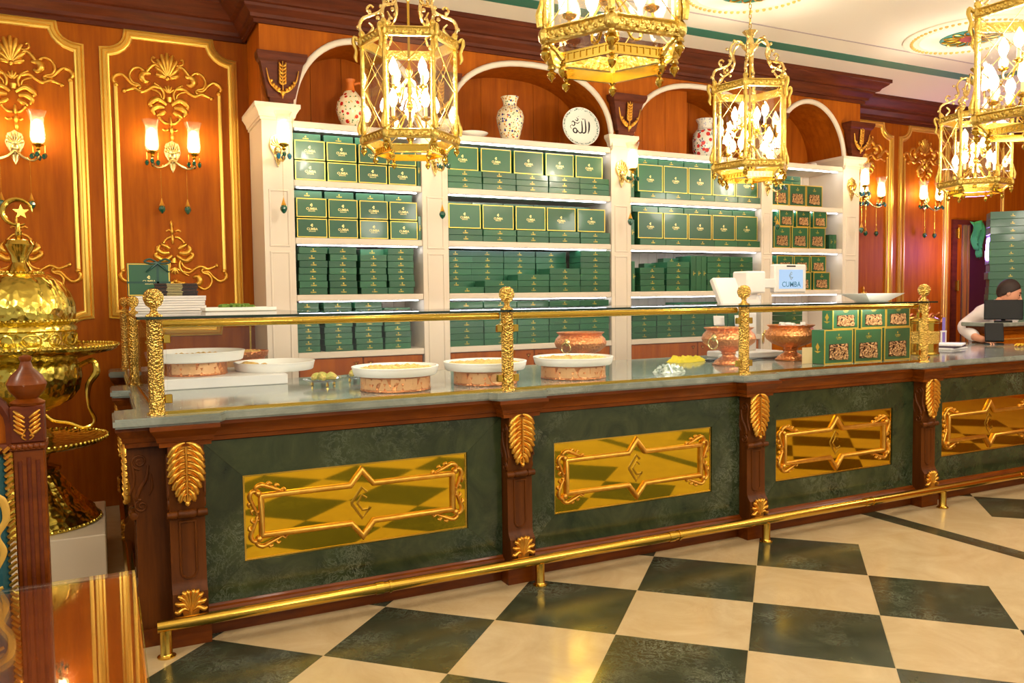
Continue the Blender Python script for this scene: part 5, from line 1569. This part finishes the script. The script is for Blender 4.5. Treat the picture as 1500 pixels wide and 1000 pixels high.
setp(obj('yellow_flower', yf, mat('dried_yellow', (206, 160, 30), .8), None, (7.55, 4.62, TZ)), 'small dried yellow flower lying on the worktop at right', 'flower')
bkc = thing('back_cabinet', 'low dark wooden cabinet under the tall stack of green boxes', 'cabinet', (9.68, 6.10, 0), radians(-50))
obj('cabinet_body', MB().box(-.35, .5, -.25, .3, .08, .90), WOOD_DARK, bkc); obj('cabinet_top', MB().cham(-.38, .53, -.28, .33, .90, .93, .005), MARBLE_TOP, bkc)
obj('plinth', MB().box(-.33, .48, -.22, .28, 0, .08), WOOD_DARK, bkc)
for k in range(18):
    hh = .088
    flat_box(9.52+J(.008), 5.94+J(.008), .9305+k*hh, .46, .32, hh, 'large flat green box, %s from the bottom of the tall stack at right' % ORD[k], radians(-50)+J(.02), 'tall stack of green boxes')

# ------------------------------------------------------------------ person behind the counter
def skin_obj(name, pts, edges, radii, m_, parent=None, sub=2):
    me = bpy.data.meshes.new(name); me.from_pydata(pts, edges, [])
    o = link(name, me, m_, parent)
    sk = o.modifiers.new('skin', 'SKIN')
    lay = me.skin_vertices[0].data
    for i, r in enumerate(radii):
        lay[i].radius = (r, r) if not hasattr(r, '__len__') else r
    lay[0].use_root = True
    sk.use_smooth_shade = True
    s_ = o.modifiers.new('sub', 'SUBSURF'); s_.levels = sub; s_.render_levels = sub
    return o
px, py = 8.60, 5.66
B = [(px, py, .93), (px, py-.01, 1.10), (px-.03, py-.08, 1.27), (px-.05, py-.15, 1.385), (px-.03, py-.20, 1.46), (px-.0, py-.25, 1.53), (px+.01, py-.26, 1.63),
     (px-.22, py-.14, 1.35), (px-.60, py-.17, 1.21), (px-.85, py-.48, 1.125), (px-.88, py-.60, 1.105),
     (px+.16, py-.16, 1.34), (px+.22, py-.22, 1.12), (px+.10, py-.42, 1.12), (px+.02, py-.52, 1.11),
     (px-.10, py, .86), (px-.11, py-.02, .48), (px-.11, py+.02, .09), (px-.11, py-.12, .045),
     (px+.10, py, .86), (px+.11, py-.02, .48), (px+.11, py+.02, .09), (px+.11, py-.12, .045)]
E_ = [(0, 1), (1, 2), (2, 3), (3, 4), (4, 5), (5, 6), (3, 7), (7, 8), (8, 9), (9, 10), (3, 11), (11, 12), (12, 13), (13, 14), (0, 15), (15, 16), (16, 17), (17, 18), (0, 19), (19, 20), (20, 21), (21, 22)]
Rr = [.15, .14, .15, .12, .058, .075, .085, .07, .052, .042, .032, .07, .052, .042, .032, .085, .062, .045, .035, .085, .062, .045, .035]
pe = skin_obj('person', B, E_, Rr, SKIN); setp(pe, 'person in a white shirt bending over the counter behind a black monitor', 'person')
iS = [0, 1, 2, 3, 4, 7, 8, 9, 11, 12, 13]
mp_ = {v_: i for i, v_ in enumerate(iS)}
skin_obj('shirt', [B[i] for i in iS], [(mp_[a], mp_[b]) for a, b in E_ if a in mp_ and b in mp_], [Rr[i]+(.012 if i == 4 else .022) for i in iS], SHIRT, pe)
iT = [0, 15, 16, 17, 19, 20, 21]; mp_ = {v_: i for i, v_ in enumerate(iT)}
skin_obj('trousers', [B[i] for i in iT], [(mp_[a], mp_[b]) for a, b in E_ if a in mp_ and b in mp_], [Rr[i]+.025 for i in iT], TROUSER, pe)
HC = Vector((px+.01, py-.27, 1.565))
HM = Matrix.Translation(HC) @ Matrix.Rotation(radians(38), 4, 'Z') @ Matrix.Rotation(radians(22), 4, 'X')
def head_mb():
    m_ = MB(); m_.M = HM; return m_
hd_ = head_mb().ball((0, 0, 0), .105, 22, 16, (.84, 1.0, 1.18))
hd_.ball((0, -.03, -.075), .06, 14, 10, (.95, 1.0, .8))
hd_.tube(sp([(0, -.098, .02), (0, -.112, -.01), (0, -.122, -.03), (0, -.10, -.04)], 3), [.006, .011, .016, .008], 8)
for sg in (1, -1): hd_.ball((sg*.088, .01, -.01), .028, 10, 8, (.35, .75, 1.15))
obj('head', hd_, SKIN, pe, smooth=60)
hr = MB().ball((0, .016, .018), .113, 24, 18, (.87, .99, 1.12))
hm = hr.mesh('hair', 60)
bm = bmesh.new(); bm.from_mesh(hm)
bmesh.ops.bisect_plane(bm, geom=bm.verts[:]+bm.edges[:]+bm.faces[:], plane_co=(0, -.045, .045), plane_no=(0, -.72, -.69), clear_outer=True)
bmesh.ops.transform(bm, matrix=HM, verts=bm.verts[:])
bm.to_mesh(hm); bm.free()
ho = link('hair', hm, HAIR, pe); ho.modifiers.new('t', 'SOLIDIFY').thickness = .006
for sg in (1, -1):
    obj('eye', head_mb().ball((sg*.034, -.091, .008), .011, 8, 6), mat('dark_eye', (30, 22, 20), .3), pe)
    obj('eyebrow', head_mb().tube([(sg*.018, -.098, .03), (sg*.036, -.096, .036), (sg*.054, -.084, .03)], .005, 6), HAIR, pe)
obj('mouth', head_mb().ball((0, -.094, -.068), .022, 8, 5, (1.1, .4, .3)), mat('lips', (170, 92, 80), .5), pe)
for hi, (wr, d) in enumerate(((Vector(B[10]), Vector((-.35, -.85, -.2))), (Vector(B[14]), Vector((-.3, -.9, -.2))))):
    d.normalize(); sd = d.cross(Vector((0, 0, 1))).normalized()
    pts = [wr[:], (wr+d*.05)[:]]; ed = [(0, 1)]; rr = [.028, .034]
    for k in range(4):
        o_ = sd*(.027-.018*k); L_ = (.06, .072, .068, .05)[k]
        a = len(pts); pts += [(wr+d*.085+o_)[:], (wr+d*(.085+L_*.55)+o_*1.1+Vector((0, 0, .006)))[:], (wr+d*(.085+L_)+o_*1.15-Vector((0, 0, .012)))[:]]
        ed += [(1, a), (a, a+1), (a+1, a+2)]; rr += [.0105, .009, .0075]
    a = len(pts); tdir = sd*(1 if hi else -1)
    pts += [(wr+d*.035+tdir*.035)[:], (wr+d*.075+tdir*.055)[:]]; ed += [(1, a), (a, a+1)]; rr += [.012, .009]
    skin_obj('hand', pts, ed, rr, SKIN, pe, 1)

# ------------------------------------------------------------------ brass urn
UX, UY, UZ = -.43, 5.62, .262
setp(obj('urn_plinth', MB().cham(-.44, .40, -.46, .42, 0, .26, .006), mat('pale_stone_plinth', (226, 210, 186), .4), None, (UX, UY, .0)), 'low pale stone plinth under the tall brass urn', 'plinth')
ur = thing('brass_urn', 'tall hammered brass urn with domed lid, trays and crescent finial', 'urn', (UX, UY, UZ))
def beads(mb, r, z, n, s):
    for i in range(n):
        a = 2*pi*i/n; mb.ball((r*cos(a), r*sin(a), z), s, 6, 4)
    return mb
b_ = MB().lathe([(0, 0), (.37, 0), (.375, .02), (.35, .05), (.33, .07), (.26, .14), (.20, .22), (.15, .30), (.17, .32), (.17, .34), (.10, .36)], 48, flute=(20, .10, 4, 7))
obj('foot', beads(b_, .372, .012, 72, .011), BRASS_HAM, ur)
t1 = MB().lathe([(.10, .36), (.12, .42), (.2, .455), (.40, .475), (.43, .49), (.435, .505), (.42, .505), (.38, .49), (.12, .485)], 48)
obj('lower_tray', beads(t1, .43, .507, 90, .011), BRASS_HAM, ur)
obj('stem', MB().lathe([(.13, .485), (.14, .52), (.11, .56), (.08, .58), (.085, .62), (.06, .64), (.07, .68)], 28), BRASS_HAM, ur)
bl = MB().lathe([(.07, .68), (.16, .695), (.24, .74), (.285, .80), (.30, .88), (.30, .95), (.28, .98)], 60, flute=(20, .05, 2, 4))
obj('bowl', beads(bl, .12, .685, 30, .010), BRASS_HAM, ur)
t2 = MB().lathe([(.28, .98), (.34, 1.0), (.48, 1.03), (.505, 1.045), (.51, 1.06), (.49, 1.06), (.30, 1.03)], 56)
obj('upper_tray', beads(t2, .505, 1.064, 110, .011), BRASS_HAM, ur)
dr_ = MB().lathe([(.285, 1.035), (.29, 1.05), (.28, 1.06), (.28, 1.15), (.29, 1.16), (.285, 1.18), (.275, 1.19), (.285, 1.21), (.275, 1.22)], 48)
for i in range(14):
    a = 2*pi*i/14; dr_.at(.282*cos(a), .282*sin(a), 1.105, a+pi/2).tube([((.052 if i % 2 else .034)*cos(t), 0, .034*sin(t)) for t in [2*pi*q/14 for q in range(14)]], .005, 5, closed=True)
dr_.M = Matrix.Identity(4)
obj('drum', dr_, BRASS_HAM, ur)
dm = MB().lathe([(.278, 1.22), (.285, 1.26), (.275, 1.32), (.25, 1.39), (.205, 1.45), (.15, 1.485), (.10, 1.50)], 60, flute=(18, .07, 2, 5))
beads(dm, .285, 1.215, 60, .009); beads(dm, .115, 1.50, 30, .010)
obj('dome', dm, BRASS_HAM, ur)
obj('neck', MB().lathe([(.11, 1.495), (.07, 1.52), (.045, 1.56), (.05, 1.60), (.075, 1.64), (.085, 1.665), (.07, 1.69), (.03, 1.705), (.015, 1.72), (.02, 1.74), (.012, 1.76), (.012, 1.79)], 28), BRASS, ur)
cr = MB().tube([(.075*cos(t), 0, 1.855+.075*sin(t)) for t in [radians(-62-296*i/30) for i in range(31)]][::-1], [.004, .014, .016, .014, .004], 8)
st_ = [(.045*(1 if i % 2 == 0 else .42)*sin(pi*i/5)+.018, 1.858+.045*(1 if i % 2 == 0 else .42)*cos(pi*i/5)) for i in range(10)]
n = len(st_); cr.prism(st_, -.006, .006)
obj('crescent_and_star', cr, BRASS, ur)
hn = MB().tube(sp([(.27, -.06, .93), (.36, -.06, .97), (.38, -.06, .90), (.335, -.06, .82), (.33, -.06, .70), (.36, -.06, .60), (.30, -.06, .565), (.22, -.06, .60), (.14, -.06, .62), (.10, -.06, .66)], 6), [.014, .016, .022, .018, .010, .012, .010, .010, .012, .008], 8)
obj('handle', hn, BRASS, ur)

# ------------------------------------------------------------------ glass-topped table in the foreground
tb = thing('wooden_table', 'polished wooden table with a glass top in the lower left corner', 'table', (-.9, 2.0, 0))
TW, TD = .955, .785
obj('table_top', MB().cham(-TW, TW, -TD*1.3, TD-.006, .69, .735, .008), mat('glossy_table_veneer', (150, 74, 22), .08, wood=((120, 54, 14), 2.0, (1.0, 8, 8)), coat=1), tb)
obj('glass_top', MB().cham(-TW-.008, TW+.008, -TD*1.3-.008, TD+.002, .737, .747, .003), glass('table_glass', (.99, .98, .96), .16), tb)
obj('gilt_edge', MB().box(TW-.0, TW+.004, -TD*1.3, TD-.006, .70, .728), GOLD_TRIM, tb)
obj('apron', MB().box(-TW+.06, TW-.06, -TD*1.3+.06, TD-.07, .60, .69), WOOD_RED, tb)
for sx in (-1, 1):
    for y in (-TD*1.3+.1, TD-.11):
        obj('leg', MB().lathe([(.03, 0), (.035, .02), (.028, .06), (.04, .3), (.055, .5), (.045, .56), (.06, .6), (.06, .69)], 14, (sx*(TW-.1), y, 0)), WOOD_RED, tb)

# ------------------------------------------------------------------ carved armchair behind the table
cx0 = -.222; CHY = 2.95
chw = .62
ch = thing('carved_chair', 'carved mahogany chair with teal and gold upholstery at the left edge', 'chair', (cx0-chw/2, CHY, 0))
for sx in (1, -1):
    x = sx*chw/2
    po = obj('back_post', MB().cham(x-.043, x+.043, -.04, .04, .0, 1.135, .004), WOOD_RED, ch)
    fb = MB()
    for k in (-1, 0, 1):
        fb.at(x+k*.024, -.0405, 0).stroke([(0, .3), (0, 1.10+.01*(k == 0))], .012, .004)
    obj('flute', fb, WOOD_DARK, po)
    obj('post_block', MB().cham(x-.046, x+.046, -.044, .044, 1.155, 1.27, .004), WOOD_DARK, po)
    bd_ = MB()
    for k in range(6): bd_.ball((x-.038+k*.0152, -.046, 1.145), .010, 8, 6)
    bd_.box(x-.05, x+.05, -.05, .05, 1.135, 1.155)
    obj('bead_row', bd_, WOOD_RED, po)
    lf = MB().at(x, -.044, 0)
    for sg in (1, -1):
        for k in range(5):
            z = 1.185+k*.014
            lf.stroke(sp([(sg*.006, z-.008), (sg*.022, z+.004), (sg*.036, z+.016)], 3), [.006, .012, .005], .008)
        lf.stroke(sp([(sg*.004, 1.20), (sg*.015, 1.175), (sg*.004, 1.165)], 3), [.006, .008, .004], .007)
    obj('gilt_leaf', lf, GOLD, po)
    obj('finial', MB().lathe([(.046, 1.27), (.05, 1.278), (.03, 1.29), (.05, 1.315), (.056, 1.335), (.045, 1.36), (.02, 1.385), (.014, 1.405), (.018, 1.412), (.018, 1.42), (.008, 1.425), (0, 1.425)], 20, (x, 0, 0)), WOOD_RED, po)
ix = chw/2-.045
ap = [(-ix, 1.14)]+[(-ix*cos(pi*i/16), 1.21+.16*sin(pi*i/16)) for i in range(17)]+[(ix, 1.14)]
obj('crest_panel', MB().prism(ap, -.012, .02), WOOD, ch)
obj('crest_frame', MB().at(0, -.012, 0).sweep(ap, [(-.016, 0), (-.014, .02), (0, .028), (.014, .02), (.016, 0)], True), WOOD_DARK, ch)
TEAL = mat('teal_brocade', (10, 72, 78), .6, bump=(120, .2))
obj('back_cushion', MB().cham(-ix+.02, ix-.02, -.06, .03, .52, 1.125, .015), TEAL, ch)
rope = MB()
for x in (-ix+.008, ix-.008):
    for k in range(34):
        z = .50+k*.0188
        rope.tube([(x-.010, -.05, z-.006), (x+.010, -.056, z+.010)], .0055, 5)
for k in range(26):
    x = -ix+.012+k*(2*ix-.024)/25
    rope.tube([(x-.008, -.052, 1.133), (x+.008, -.056, 1.148)], .0055, 5)
obj('gilt_rope', rope, GOLD, ch)
br = MB().at(0, -.0605, 0)
for sg in (1, -1):
    br.stroke(sp([(sg*.18, 1.02), (sg*.235, .99), (sg*.245, .93), (sg*.22, .88), (sg*.235, .83), (sg*.22, .78)], 5), [.012, .024, .02, .016, .02, .006], .003)
    br.stroke(sp([(sg*.21, 1.03), (sg*.19, .98), (sg*.225, .96)], 4), [.006, .018, .008], .003)
    br.stroke(sp([(sg*.16, .86), (sg*.21, .85), (sg*.20, .80), (sg*.16, .78)], 4), [.01, .026, .024, .008], .003)
    br.stroke(sp([(sg*.25, .60), (sg*.18, .62), (sg*.10, .585), (sg*.02, .60)], 4), .02, .003)
    br.stroke(sp([(sg*.23, .72), (sg*.19, .70), (sg*.20, .66)], 4), [.01, .02, .008], .003)
br.stroke(sp([(0, 1.05), (0, .9), (0, .75)], 4), [.01, .05, .01], .003)
obj('gold_brocade', br, mat('gold_thread', (200, 156, 62), .5, .3), ch)
obj('seat', MB().cham(-ix-.02, ix+.02, -.50, -.02, .40, .50, .02), TEAL, ch)
obj('seat_rail', MB().box(-chw/2, chw/2, -.51, .03, .34, .41), WOOD_RED, ch)
for sx in (1, -1):
    obj('leg', MB().lathe([(.022, 0), (.03, .02), (.022, .06), (.035, .25), (.045, .34)], 12, (sx*(chw/2-.04), -.46, 0)), WOOD_RED, ch)
